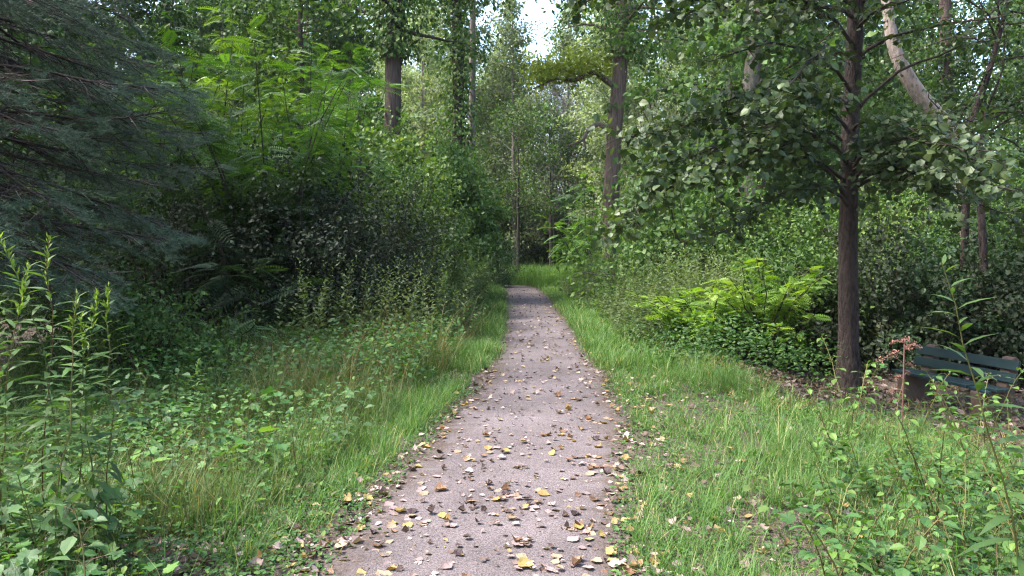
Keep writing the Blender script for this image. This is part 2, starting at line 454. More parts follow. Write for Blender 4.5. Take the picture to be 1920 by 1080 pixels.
def make_grass():
    rng = np.random.default_rng(11)
    def green(n):
        a = rng.beta(2, 2, n) * .72
        k = rng.random(n) < .07
        a[k] = rng.uniform(.85, 1, k.sum())
        return a
    c = Cloud()
    # verges on both sides of the path and the small lawn on the right
    def zone(n, y0, y1, fx, nb, length, width, spread, cut=-.75, lean=.45):
        y = y0 * (y1 / y0) ** rng.random(n)
        x = fx(y, rng.random(n))
        k = ~on_path(x, y, .02)
        patch = np.sin(x * 2.3 + np.sin(y * 1.9)) * np.sin(y * 1.6 + x) + rng.normal(size=n) * .6
        k &= ~(trodden(x, y) & (rng.random(n) < .72))
        k &= patch > cut; amp = np.clip(.7 + .5 * patch, .35, 1.7)
        k &= ~((x > 3.2) & (y > 8.2) & (y < 13))         # leaf litter under the tree by the bench
        x, y, amp = x[k], y[k], amp[k]
        sc = np.clip(y / 7, .9, 2.4)
        tufts(c, rng, x, y, nb, length * amp * rng.uniform(.6, 1.25, len(x)) , width * sc, spread, green, lean)
    zone(4600, 2.6, 13, lambda y, r: pr(y) + .06 + r ** 1.2 * 3.5, 13, .18, .0048, .035, -.8)
    zone(1500, 2.6, 13, lambda y, r: pr(y) + .25 + r ** 1.2 * 3.4, 7, .08, .0045, .06, -1.2, .7)
    zone(1100, 2.6, 10, lambda y, r: pr(y) + .35 + r * 2.8, 16, .30, .0055, .03, -.1, .55)
    zone(1500, 4.2, 12, lambda y, r: pl(y) - .16 - r ** 1.5 * .9, 15, .21, .0052, .04, -.5, .5)
    zone(650, 2.6, 4.8, lambda y, r: pl(y) - .30 - r * 1.6, 16, .24, .0048, .03, .3, .55)
    zone(700, 2.6, 12, lambda y, r: pl(y) - .12 - r * .9, 8, .10, .0045, .05, -.3, .7)
    zone(3600, 10, 34, lambda y, r: pr(y) + .05 + r * 1.0, 11, .24, .006, .08)
    zone(3600, 10, 34, lambda y, r: pl(y) - .03 - r * .8, 11, .24, .006, .08)
    zone(700, 5, 30, lambda y, r: pr(y) - .05 + r * .3, 8, .12, .005, .04, .1)
    zone(700, 5, 30, lambda y, r: pl(y) + .05 - r * .3, 8, .12, .005, .04, .1)
    o = c.build('grass', M['grass'])
    tag(o, 'fresh green grass along both edges of the gravel path', 'grass', kind='stuff')
    # tall grass where the path turns out of sight
    c = Cloud(); n = 3400
    y = rng.uniform(31.5, 44, n); x = rng.uniform(-3.0, 4.2, n)
    k = ~on_path(x, y, .1); x, y = x[k], y[k]
    tufts(c, rng, x, y, 9, .95, .018, .12, lambda n: rng.beta(3, 2, n) * .74, .2)
    o = c.build('tall_grass', M['grass'])
    tag(o, 'tall pale green grass where the path bends out of sight', 'grass', kind='stuff')
    # rough dry grass of the left clearing
    c = Cloud(); n = 4000
    y = 4.2 * (14.5 / 4.2) ** rng.random(n); x = pl(y) - .55 - rng.random(n) ** .9 * (1.6 + .40 * y)
    dry = .06 + .30 * sstep((y - 6) / 4) * sstep((x + 5.5) / 1.5) + .25 * np.sin(x * 1.7 + y) * np.sin(y * 1.3)
    hgt = (.34 + .34 * sstep((y - 5) / 5)) * (1 + .35 * np.sin(x * 2.1) * np.sin(y * 1.7 + 1))
    for lo, hi, mu in ((-9, .25, .18), (.25, .5, .42), (.5, 9, .68)):
        k = (dry >= lo) & (dry < hi)
        tufts(c, rng, x[k], y[k], 11, hgt[k] * rng.uniform(.6, 1.35, k.sum()), .0046 * np.clip(y[k] / 7, .9, 2), .07, lambda n: np.clip(mu + rng.normal(size=n) * .22, 0, 1), .5)
    o = c.build('rough_grass', M['drygrass'])
    tag(o, 'tangled rough grass with dry tan stalks in the clearing', 'grass', kind='stuff')
    c = Cloud(); n = 900
    y = rng.uniform(7.5, 13.5, n); x = rng.uniform(2.4, 6.6, n)
    k = ~((x > 3.4) & (y > 8.2)) | (rng.random(n) < .2); x, y = x[k], y[k]
    tufts(c, rng, x, y, 8, .16, .008, .07, lambda n: rng.beta(2.5, 1.6, n), .6)
    o = c.build('withered_grass', M['drygrass'])
    tag(o, 'short withered grass between the lawn and the shaded thicket', 'grass', kind='stuff')

def leaf_layer(c, rng, x, y, zmax, size, t, a, nper=5, sp=.06, flat=.5, zmin=.02):
    """low herb leaves: nper leaves round each of the points, at mixed heights"""
    n = len(x); N = n * nper
    g = np.repeat(np.stack([x, y], 1), nper, 0) + rng.normal(size=(N, 2)) * sp
    z = terr(g[:, 0], g[:, 1]) + zmin + np.repeat(np.broadcast_to(zmax, (n,)) * rng.random(n) ** .7, nper) * rng.uniform(.55, 1.0, N)
    az = rng.uniform(0, 2 * math.pi, N)
    d = np.stack([np.cos(az), np.sin(az), rng.normal(size=N) * .35], 1)
    nn = np.stack([rng.normal(size=N) * flat, rng.normal(size=N) * flat, np.ones(N)], 1)
    S = np.repeat(np.broadcast_to(size, (n,)), nper) * rng.uniform(.5, 1.25, N)
    c.inst(t, np.column_stack([g, z]), frames(d, nn), S, a(N))

def make_weeds():
    rng = np.random.default_rng(21)
    A = lambda n: np.clip(rng.beta(2, 2.6, n) + (rng.random(n) < .05) * .4, 0, 1)
    c = Cloud()
    def pat(x, y, q): return np.sin(x * 1.9 + np.sin(y * 2.1 + q)) * np.sin(y * 1.5 + x * .7 + q) + rng.normal(size=len(x)) * .45
    def lay(n, y0, y1, fx, zf, size, t, nper, sp, q, cut=0.0, flat=.5):
        y = y0 * (y1 / y0) ** rng.random(n); x = fx(y, rng.random(n))
        k = (pat(x, y, q) > cut) & ~(trodden(x, y) & (rng.random(n) < .8)); x, y = x[k], y[k]
        leaf_layer(c, rng, x, y, zf(x, y), size * rng.uniform(.6, 1.4, len(x)), t, A, nper, sp, flat)
    lay(1300, 2.6, 6.0, lambda y, r: pl(y) - .5 - r * (1.0 + .45 * y), lambda x, y: .36 * np.clip((pl(y) - x) / 1.0, .2, 1), .050, LEAF, 6, .07, 0)
    lay(1500, 2.6, 6.5, lambda y, r: pl(y) - .5 - r * (1.0 + .45 * y), lambda x, y: .20 + 0 * x, .026, LEAF, 9, .06, 2)
    lay(2600, 5.5, 13, lambda y, r: pl(y) - .8 - r * (1.2 + .42 * y), lambda x, y: .5 + 0 * x, .055, LEAF, 6, .09, 1, .25)
    lay(2200, 5.5, 13, lambda y, r: pl(y) - .6 - r * (1.2 + .42 * y), lambda x, y: .42 + 0 * x, .034, LEAF, 8, .09, 3)
    lay(700, 3.2, 9, lambda y, r: pl(y) - .8 - r * (.8 + .42 * y), lambda x, y: .42 + 0 * x, .085, LOBED, 4, .12, 4, .1, .3)
    n = 2400; y = 8 * (24.0 / 8) ** rng.random(n); x = pl(y) - .6 - rng.random(n) * 3.2
    leaf_layer(c, rng, x, y, .7, .075, SIMPLE, A, 8, .14, .7)
    o = c.build('clearing_weeds', M['weed'])
    tag(o, 'low tangle of broad leaved weeds filling the clearing left of the path', 'weeds', kind='stuff')
    c = Cloud()
    lay(2600, 2.6, 9, lambda y, r: pr(y) + .5 + r ** .8 * (.8 + .42 * y), lambda x, y: .05 + .14 * sstep((x - 1.5) / 1.2), .032, LEAF, 7, .06, 5)
    lay(1300, 2.6, 5.6, lambda y, r: .34 * y + .35 + r * (.22 * y + .5), lambda x, y: .26 + 0 * x, .05, LEAF, 6, .08, 6)
    lay(380, 2.6, 5.0, lambda y, r: .3 * y + .3 + r * (.3 * y + .4), lambda x, y: .25 + 0 * x, .07, LOBED, 4, .1, 7, .1, .3)
    n = 2400; y = 10 * (30.0 / 10) ** rng.random(n); x = pr(y) + .6 + rng.random(n) * 2.6
    leaf_layer(c, rng, x, y, .10 + .75 * sstep((x - pr(y) - .6) / 1.2), .075, SIMPLE, A, 8, .14, .7)
    o = c.build('lawn_weeds', M['weed'])
    tag(o, 'leafy low weeds mixed into the grass right of the path', 'weeds', kind='stuff')
    # tiny plants creeping over the path edges
    c = Cloud()
    n = 1500; y = 2.6 * (9.0 / 2.6) ** rng.random(n); s = rng.random(n) < .5
    x = np.where(s, pl(y) - rng.random(n) ** 1.2 * .6 + .05, pr(y) + rng.random(n) ** 1.2 * .6 - .05)
    leaf_layer(c, rng, x, y, .05, .028, LEAF, A, 6, .045, .5)
    n = 420; y = 2.9 + 2.1 * rng.random(n); x = pl(y) - .1 - rng.random(n) * 1.3
    leaf_layer(c, rng, x, y, .07, .035, LEAF, A, 6, .06, .5)
    o = c.build('edge_weeds', M['weed'])
    tag(o, 'tiny creeping plants along the crumbling edges of the path', 'weeds', kind='stuff')
    # stalks that carry the weed leaves
    c = Cloud()
    n = 2200; y = 2.8 * (12 / 2.8) ** rng.random(n); s = rng.random(n) < .7
    x = np.where(s, pl(y) - .7 - rng.random(n) * (.8 + .42 * y), .34 * y + .5 + rng.random(n) * (.3 * y + .3))
    L = rng.uniform(.2, .62, n)
    d = np.stack([rng.normal(size=n) * .25, rng.normal(size=n) * .25, np.ones(n)], 1)
    c.inst(STICK, np.stack([x, y, terr(x, y)], 1), frames(d, rdir(rng, n)), np.stack([np.full(n, .005), L, np.full(n, .005)], 1), rng.random(n))
    o = c.build('weed_stalks', M['stem'])
    tag(o, 'thin upright stalks among the weeds on both sides', 'weeds', kind='stuff')

def herb_mass():
    rng = np.random.default_rng(23)
    def mass(c, st, x, y, H, nl, ll, a0):
        n = len(x); N = n * nl
        base = np.stack([x, y, terr(x, y)], 1)
        ln = rng.normal(size=(n, 2)) * .24 + np.array([.10, 0])
        top = base + np.column_stack([ln * H[:, None], H])
        d = top - base; L = np.linalg.norm(d, axis=1)
        st.inst(STICK, base, frames(d, rdir(rng, n)), np.stack([np.full(n, .007), L, np.full(n, .007)], 1), rng.random(n))
        q = np.tile(np.linspace(.2, 1, nl), n)
        P = np.repeat(base, nl, 0) + np.repeat(d, nl, 0) * q[:, None]
        az = np.tile(np.arange(nl) * 2.4, n) + np.repeat(rng.uniform(0, 6.28, n), nl) + rng.normal(size=N) * .4
        dd = np.stack([np.cos(az), np.sin(az), .25 + .5 * q ** 2 + rng.normal(size=N) * .3], 1)
        sz = ll * np.interp(q, [0, .4, 1], [.8, 1, .45]) * rng.uniform(.6, 1.3, N)
        c.inst(NARROW, P, frames(dd, rng.normal(size=(N, 3)) * .5 + np.array([0, 0, 1.0])), np.stack([sz * 1.5, sz, sz], 1), np.clip(np.repeat(a0 + rng.normal(size=n) * .2, nl) + .3 * q, 0, 1))
    c, st = Cloud(), Cloud()
    n = 1300; y = 10.5 + 17 * rng.random(n); x = pl(y) - .65 - rng.random(n) ** .8 * 2.6
    mass(c, st, x, y, (.8 + .8 * sstep((pl(y) - x - .5) / .9)) * rng.uniform(.7, 1.25, n) * np.interp(y, [10, 15], [.75, 1]), 30, .13, .35)
    tag(c.build('feathery_weeds', M['herb']), 'tall feathery grey green weeds crowding the left side of the far path', 'weeds', kind='stuff')
    c = Cloud()
    n = 1500; y = 12.5 + 16.5 * rng.random(n); x = pr(y) + .65 + rng.random(n) ** .8 * 2.9
    mass(c, st, x, y, (.55 + 1.0 * sstep((x - pr(y) - .7) / 1.1)) * rng.uniform(.7, 1.25, n), 30, .13, .5)
    tag(c.build('feathery_weeds', M['herb']), 'tall pale green feathery weeds crowding the right side of the far path', 'weeds', kind='stuff')
    tag(st.build('feathery_stalks', M['stem']), 'thin stalks inside the feathery weeds beside the far path', 'weeds', kind='stuff')

def crisp_leaf(rng, curl):
    """one fallen leaf, broad, curled and folded along its midrib"""
    n = 8
    v = []; f = []
    w = [.03, .26, .42, .45, .39, .28, .14, .0]
    k = rng.uniform(.2, 1.0) * curl
    tw = rng.normal() * .5
    for i in range(n):
        t = i / (n - 1)
        z0 = k * .5 * (t - .45) ** 2 + .02
        for s in (-1, -.5, 0, .5, 1):
            ww = w[i] * s * (1 + .15 * rng.normal())
            v.append((ww, t, z0 + k * .9 * abs(ww) ** 1.4 + tw * ww * (t - .5) * k + rng.normal() * .012))
    for i in range(n - 1):
        for j in range(4):
            a = i * 5 + j
            f.append((a, a + 1, a + 6, a + 5))
    return tpl(v, f)

def make_litter():
    rng = np.random.default_rng(31)
    kinds = list(LIT)
    protos = {}
    for nm in kinds:
        protos[nm] = []
        for q in range(4):
            curl = {'dark': 1.5, 'brown': 1.3, 'ochre': 1.1, 'yellow': .8, 'tan': .6, 'pink': .4}[nm]
            v, l, t = crisp_leaf(rng, curl * (.6 + .45 * q))
            c = Cloud(); c.raw(v - np.array([0, .5, 0]), l, t, rng.random())
            o = c.build('fallen_leaf', LIT[nm], None, False)
            protos[nm].append(o)
    words = dict(yellow='bright yellow fallen leaf lying on the gravel path', tan='pale tan fallen leaf lying on the gravel path',
                 pink='flat pinkish grey fallen leaf lying on the gravel path', brown='curled brown fallen leaf lying on the gravel path',
                 dark='shrivelled blackish fallen leaf lying on the gravel path', ochre='curled ochre fallen leaf lying on the gravel path')
    used = set()
    n = 300
    y = 3.45 * (8.2 / 3.45) ** (rng.random(n) ** 1.1)
    side = rng.random(n)
    x = pl(y) + (pr(y) - pl(y)) * np.where(side < .55, rng.beta(1.1, 1.1, n), np.where(side < .78, rng.beta(6, 2, n), rng.beta(1.4, 7, n)))
    x += rng.normal(size=n) * .06
    # a few drifts
    for cx, cy, m in ((.05, 4.75, 16), (.42, 4.25, 12), (.55, 5.6, 16), (.5, 3.7, 12), (-.55, 5.0, 14), (-.85, 4.0, 9), (.5, 6.4, 12), (-.1, 5.9, 9), (.75, 5.0, 10), (-.7, 4.5, 10), (.85, 6.9, 9)):
        i = rng.choice(n, m, replace=False)
        x[i] = cx + rng.normal(size=m) * .11; y[i] = cy + rng.normal(size=m) * .13
    for i in range(n):
        nm = kinds[rng.choice(6, p=[.08, .30, .28, .16, .09, .09])]
        p = protos[nm][rng.integers(4)]
        if p.name in used: o = p.copy(); COL.objects.link(o)
        else: o = p; used.add(p.name)
        s = rng.uniform(.04, .086) * (1.15 if rng.random() < .15 else 1)
        o.scale = (s, s, s)
        o.rotation_euler = (rng.normal() * .16, rng.normal() * .16 + (math.pi if rng.random() < .12 else 0), rng.uniform(0, 6.28))
        o.location = (x[i], y[i], float(path_z(x[i], y[i])) + .004 + .006 * rng.random())
        tag(o, words[nm], 'fallen leaf', nm + ' fallen leaves on the near path')
    for nm in kinds:
        for p in protos[nm]:
            if p.name not in used: bpy.data.objects.remove(p)
    # the rest of the litter, uncounted
    c = Cloud(); T = [crisp_leaf(rng, k) for k in (.3, .5, .8, 1.2, 1.6)]
    def sc(n, x, y, smin, smax, lift, a):
        pz = np.where(on_path(x, y), path_z(x, y), terr(x, y)) + lift * rng.random(n)
        d = np.stack([rng.normal(size=n), rng.normal(size=n), rng.normal(size=n) * .25], 1)
        nn = np.stack([rng.normal(size=n) * .3, rng.normal(size=n) * .3, np.ones(n)], 1)
        R = frames(d, nn); s = rng.uniform(smin, smax, n); w = rng.integers(0, 5, n)
        for k in range(5):
            m = w == k
            c.inst(T[k], np.stack([x, y, pz + .004], 1)[m], R[m], s[m], a[m])
    n = 950; y = 8.2 * (31 / 8.2) ** rng.random(n); x = pl(y) + (pr(y) - pl(y)) * np.clip(rng.beta(.8, .7, n), -.05, 1.05) + rng.normal(size=n) * .05
    sc(n, x, y, .03, .07, .01, rng.random(n) ** 1.3)
    n = 420; y = 3.3 * (9 / 3.3) ** rng.random(n); x = pl(y) + (pr(y) - pl(y)) * rng.random(n)
    sc(n, x, y, .012, .03, .003, rng.random(n))
    n = 330; y = 3.4 * (8.5 / 3.4) ** rng.random(n); x = pl(y) + (pr(y) - pl(y)) * np.clip(rng.beta(1.2, .8, n), 0, 1) + rng.normal(size=n) * .05
    sc(n, x, y, .03, .05, .005, rng.random(n) * .62)
    o = c.build('path_litter', M['litter']); tag(o, 'thin scatter of small dead leaves along the far path', 'leaf litter', kind='stuff')
    c = Cloud()
    n = 420; y = 2.9 + 2.1 * rng.random(n); x = pl(y) - rng.random(n) * 1.3
    sc(n, x, y, .025, .085, .02, rng.random(n) * .75)
    n = 1300; y = 2.8 * (13 / 2.8) ** rng.random(n); x = np.where(rng.random(n) < .5, pl(y) - rng.random(n) ** 1.5 * 1.6, pr(y) + rng.random(n) ** 1.5 * 2.2)
    sc(n, x, y, .03, .075, .05, rng.random(n))
    n = 900; y = 2.8 * (10 / 2.8) ** rng.random(n); x = np.where(rng.random(n) < .5, pl(y) - rng.random(n) * .45 + .1, pr(y) + rng.random(n) * .45 - .1)
    sc(n, x, y, .025, .08, .02, rng.random(n))
    n = 2800; y = rng.uniform(7.6, 13.5, n); x = rng.uniform(2.9, 8.0, n)
    sc(n, x, y, .05, .10, .05, rng.random(n) ** 2 * .5)
    n = 2500; y = rng.uniform(4, 14, n); x = -1.2 - rng.random(n) * 7
    sc(n, x, y, .04, .09, .05, rng.random(n) ** 1.3 * .8)
    o = c.build('verge_litter', M['litter']); tag(o, 'brown dead leaves lying in the grass and under the thicket', 'leaf litter', kind='stuff')
    # dead stems and straw on the verge
    c = Cloud(); n = 700; y = 2.8 * (13 / 2.8) ** rng.random(n); x = np.where(rng.random(n) < .5, pl(y) - rng.random(n) ** 1.4 * 1.3 + .1, pr(y) + rng.random(n) ** 1.4 * 2.5 - .1)
    d = np.stack([rng.normal(size=n), rng.normal(size=n), rng.normal(size=n) * .08], 1)
    L = rng.uniform(.06, .3, n)
    z = np.where(on_path(x, y), path_z(x, y), terr(x, y)) + .008
    c.inst(STICK, np.stack([x, y, z], 1), frames(d, rdir(rng, n)), np.stack([np.full(n, .004), L, np.full(n, .004)], 1), rng.uniform(.2, .6, n))
    o = c.build('straw_litter', M['litter']); tag(o, 'dry straw and broken twigs lying along the path edges', 'leaf litter', kind='stuff')

# ------------------------------------------------------------------ trees
def polyline(rng, p0, d0, L, n=6, wob=.18, droop=0.0):
    p = [np.array(p0, float)]; d = np.array(d0, float); d /= np.linalg.norm(d)
    for i in range(n):
        d = d + rng.normal(size=3) * wob + np.array([0, 0, -droop])
        d /= np.linalg.norm(d)
        p.append(p[-1] + d * L / n)
    return np.array(p)

def along(pts, t):
    s = np.linspace(0, 1, len(pts))
    return np.stack([np.interp(t, s, pts[:, k]) for k in range(3)], -1)

def twig_leaves(c, rng, tw, per, size, t, spread, a=None, flat=.6, droop=.45, amean=.5, out=.8):
    """tw: list of (start, end). per leaves on each."""
    if not len(tw): return
    A = np.array([q[0] for q in tw]); B = np.array([q[1] for q in tw])
    n = len(A) * per
    u = rng.random(n) ** .8
    A = np.repeat(A, per, 0); B = np.repeat(B, per, 0)
    P = A + (B - A) * u[:, None] + rng.normal(size=(n, 3)) * spread
    d = unit(B - A) * .5 + rdir(rng, n) + np.array([0, 0, -droop])
    nn = rng.normal(size=(n, 3)) * flat + np.array([0, 0, .75]) + unit(B - A) * np.array([1, 1, .2]) * out
    am = np.repeat(np.clip(amean + rng.normal(size=len(tw)) * .18, 0, 1), per)
    c.inst(t, P, frames(d, nn), size * rng.uniform(.45, 1.3, n), np.clip(am + rng.normal(size=n) * .18, 0, 1))

def grow_tree(name, label, cat, seed, H, r0, base, cr, nlimb, ntwig, per, lsize, wood, leaf, t=SIMPLE, lean=(0, 0), spread=.22, up=.5, droop=.04, twl=.9, group=None, bare=False):
    rng = np.random.default_rng(seed)
    root = thing(name, label, cat, group=group)
    w, b, lv = Cloud(), Cloud(), Cloud()
    m = 12
    z = np.linspace(0, H * .96, m)
    tp = np.stack([lean[0] * (z / H) + np.cumsum(rng.normal(size=m) * .02 * H / 12), lean[1] * (z / H) + np.cumsum(rng.normal(size=m) * .02 * H / 12), z - .1], 1)
    tr = r0 * (1 - .9 * (z / H)) * (1 + .55 * np.exp(-z / (r0 * 2.5)))
    w.tube(tp, tr, 12, .5, .05, rng)
    tw = []
    for i in range(nlimb):
        q = (i + rng.random()) / nlimb
        h = base + (H * .95 - base) * q
        prof = (math.sin(math.pi * min(1, .18 + q * .82)) ** .8) * (1 - .25 * q) + .12
        L = cr * prof * rng.uniform(.75, 1.2)
        az = i * 2.4 + rng.normal() * .5
        e = up * (.3 + 1.2 * q) + rng.normal() * .15
        p0 = along(tp, np.array([min(1, h / (H * .96))]))[0]
        pts = polyline(rng, p0, (math.cos(az), math.sin(az), e), L, 6, .16, droop)
        rr = max(.018, r0 * .30 * (1 - q * .75))
        b.tube(pts, np.linspace(rr, .008, 7), 5)
        for k in range(ntwig):
            s = .25 + .75 * (k + rng.random()) / ntwig
            p = along(pts, np.array([s]))[0]
            d = (pts[-1] - pts[0]) / L * .6 + rdir(rng, 1)[0] * np.array([1, 1, .7])
            e2 = polyline(rng, p, d, twl * rng.uniform(.5, 1.3), 3, .2, .06)
            if k % 2 == 0 or bare: b.tube(e2, np.linspace(max(.006, rr * .2), .004, 4), 3)
            tw.append((p, e2[-1]))
            if bare:
                for _ in range(4):
                    p2 = along(e2, np.array([rng.random()]))[0]
                    e3 = polyline(rng, p2, rdir(rng, 1)[0] + np.array([0, 0, .8]), twl * .7, 3, .2)
                    b.tube(e3, np.linspace(.008, .003, 4), 3)
    if not bare: twig_leaves(lv, rng, tw, per, lsize, t, spread)
    w.build('trunk', wood, root, True)
    b.build('branches', wood, root, True)
    if not bare: lv.build('crown', leaf, root)
    return root

def grow_bush(name, label, cat, seed, rx, ry, h, nclump, per, lsize, leaf, t=LEAF, clump=.3, group=None, skirt=.12, wood=None, tips=0, flat=.6):
    rng = np.random.default_rng(seed)
    root = thing(name, label, cat, group=group)
    b, lv = Cloud(), Cloud()
    u = rdir(rng, nclump); u[:, 2] = np.abs(u[:, 2])
    lump = 1 + .22 * np.sin(u[:, 0] * 5 + seed) * np.sin(u[:, 1] * 6 + 1) + .12 * rng.normal(size=nclump)
    r = rng.uniform(.35, 1, nclump) ** .5 * lump
    C = u * r[:, None] * np.array([rx, ry, h * (1 - skirt)]); C[:, 2] += h * skirt
    tw = []
    for i in range(nclump):
        st = np.array([C[i, 0] * .25, C[i, 1] * .25, -.05])
        if i % 2 == 0:
            mid = (st + C[i]) / 2 + np.array([0, 0, h * .15]) + rng.normal(size=3) * .1
            b.tube(np.array([[0, 0, -.15], st, (st + mid) / 2 + rng.normal(size=3) * .05, mid, C[i]]), np.array([.022, .022, .015, .011, .005]) * (.6 + h * .2), 4)
        o = unit(C[i] - np.array([0, 0, h * .3]))
        tw.append((C[i] - o * clump * .7, C[i] + (o + rdir(rng, 1)[0] * .7) * clump))
    twig_leaves(lv, rng, tw, per, lsize, t, clump * .45, flat=flat)
    for i in range(tips):       # long shoots that stick out of the outline
        k = rng.integers(nclump)
        pts = polyline(rng, C[k], C[k] / np.array([rx, ry, h]) + np.array([0, 0, .5]) + rng.normal(size=3) * .4, rng.uniform(.4, 1.0), 5, .2, .14)
        b.tube(pts, np.linspace(.006, .002, 6), 3)
        twig_leaves(lv, rng, [(pts[j], pts[j + 1]) for j in range(5)], 5, lsize, t, .02)
    b.build('stems', wood or M['bark_twig'], root, True)
    lv.build('foliage', leaf, root)
    return root

def grow_sumac(name, label, seed, H, spread, nstem, nfr, fl, leaf, t=FROND, group=None, cat='shrub', wood=None, low=.12):
    rng = np.random.default_rng(seed)
    root = thing(name, label, cat, group=group)
    b, lv = Cloud(), Cloud()
    for i in range(nstem):
        az = i * 2.4 + rng.normal() * .3
        q = math.sqrt((i + .5) / nstem)
        hh = H * rng.uniform(.45, 1.0) * (1 - .25 * q)
        tip = np.array([math.cos(az) * spread * q, math.sin(az) * spread * q, hh])
        st = np.array([tip[0] * .2, tip[1] * .2, -.05])
        pts = np.stack([st + (tip - st) * s + np.array([tip[0], tip[1], 0]) * (-.25 * math.sin(math.pi * s)) + rng.normal(size=3) * .03 for s in np.linspace(0, 1, 7)])
        b.tube(np.vstack([[[0, 0, -.12]], pts]), np.concatenate([[.012 + .003 * H], np.linspace(.012 + .003 * H, .006, 7)]), 6)
        n = nfr
        s = np.clip(1 - rng.random(n) ** 1.25 * (1 - low), 0, 1)
        P = along(pts, s)
        a = rng.uniform(0, 2 * math.pi, n)
        d = np.stack([np.cos(a), np.sin(a), .9 * (s - .75) + rng.normal(size=n) * .25], 1)
        nn = np.stack([rng.normal(size=n) * .45, rng.normal(size=n) * .45, np.ones(n)], 1)
        lv.inst(t, P, frames(d, nn), fl * rng.uniform(.65, 1.15, n), np.clip(.5 + rng.normal() * .15 + rng.normal(size=n) * .2, 0, 1))
    b.build('stems', wood or M['bark_twig'], root, True)
    lv.build('fronds', leaf, root)
    return root

def vine_wrap(lv, rng, pts, rad, n, size, out=.15, t=LEAF):
    s = rng.random(n); P = along(pts, s)
    a = rng.uniform(0, 2 * math.pi, n); lump = 1 + .8 * np.sin(s * 23 + np.cos(a) * 2) * np.cos(a * 2 + s * 9)
    R = rad + out * np.abs(rng.normal(size=n)) * np.clip(lump, .15, 2)
    o = np.stack([np.cos(a), np.sin(a), np.zeros(n)], 1)
    P = P + o * R[:, None]
    d = o * .5 + np.array([0, 0, -.8]) + rdir(rng, n) * .6
    lv.inst(t, P, frames(d, o + rng.normal(size=(n, 3)) * .4 + np.array([0, 0, .5])), size * rng.uniform(.6, 1.25, n), np.clip(rng.beta(2, 2, n), 0, 1))

def make_spruce():
    rng = np.random.default_rng(71)
    x0, y0 = -6.6, 8.6
    root = thing('spruce_tree', 'blue green spruce with drooping half bare boughs at the clearing edge', 'tree', (x0, y0, float(terr(x0, y0))))
    w, b, dead, nd = Cloud(), Cloud(), Cloud(), Cloud()
    z = np.linspace(-.1, 15, 14)
    w.tube(np.stack([z * 0, z * 0, z], 1), .24 * (1 - z / 16.5), 14, .5, .04, rng)
    DP, DD, DL = [], [], []; NP_, ND, NL = [], [], []
    NB = 112
    for i in range(NB):
        f = (i + rng.random()) / NB
        h = 1.9 + 4.7 * f if f < .85 else 5.8 + 6 * (f - .85) / .15
        az = i * 2.39996 + rng.normal() * .2
        L = max(1.2, 3.35 - .13 * h) * rng.uniform(.75, 1.1)
        p = [np.array([0, 0, h])]
        d = np.array([math.cos(az), math.sin(az), -.05 + rng.normal() * .08])
        for k in range(8):
            s = k / 7
            d = d + np.array([0, 0, -.085 + .15 * s]) + rng.normal(size=3) * .05
            d /= np.linalg.norm(d); p.append(p[-1] + d * L / 8)
        p = np.array(p)
        b.tube(p, np.linspace(.028, .006, 9), 5)
        for k in range(30):
            s = .12 + .88 * (k + rng.random()) / 30
            q = along(p, np.array([s]))[0]
            ax = unit(p[min(8, int(s * 8) + 1)] - p[int(min(7, s * 8))])
            side = np.cross(ax, [0, 0, 1.0]) * (1 if k % 2 else -1)
            l2 = (.25 + .75 * math.sin(math.pi * min(1, s * .95 + .08)) ** .8) * .95 * rng.uniform(.6, 1.15)
            d2 = unit(ax * .8 + side * 1.0 + np.array([0, 0, -.10]) + rng.normal(size=3) * .10)
            t2 = polyline(rng, q, d2, l2, 4, .1, .05)
            b.tube(t2, np.linspace(.007, .003, 5), 3)
            live = s > .36 and rng.random() < .68
            m = 9 if live else 4
            for j in range(m):
                e = .12 + .88 * (j + rng.random()) / m
                qq = along(t2, np.array([e]))[0]
                d3 = unit(d2 * .9 + ax * .3 + rng.normal(size=3) * np.array([.5, .5, .16]) + np.array([0, 0, -.10]))
                l3 = rng.uniform(.10, .24) * (1.1 if live else 1.3)
                if live and e > .25: NP_.append(qq); ND.append(d3); NL.append(l3)
                else: DP.append(qq); DD.append(d3); DL.append(l3)
            if live: NP_.append(t2[-2]); ND.append(unit(t2[-1] - t2[-2])); NL.append(.26)
        NP_.append(p[-2]); ND.append(unit(p[-1] - p[-2])); NL.append(.4)
    n = len(NP_); NL = np.array(NL)
    am = np.clip(rng.normal(size=n) * .25 + .5, 0, 1)
    nd.inst(SPRAY, np.array(NP_), frames(np.array(ND), np.tile([0, 0, 1.0], (n, 1)) + rng.normal(size=(n, 3)) * .2), np.stack([np.full(n, .25), NL, np.full(n, .25)], 1), am)
    n = len(DP)
    dead.inst(STICK, np.array(DP), frames(np.array(DD), rdir(rng, n)), np.stack([np.full(n, .009), np.array(DL) * 1.3, np.full(n, .009)], 1), rng.random(n))
    w.build('trunk', M['bark_dark'], root, True)
    b.build('boughs', M['bark_twig'], root, True)
    dead.build('dead_twigs', M['deadtwig'], root)
    nd.build('needles', M['needle'], root)

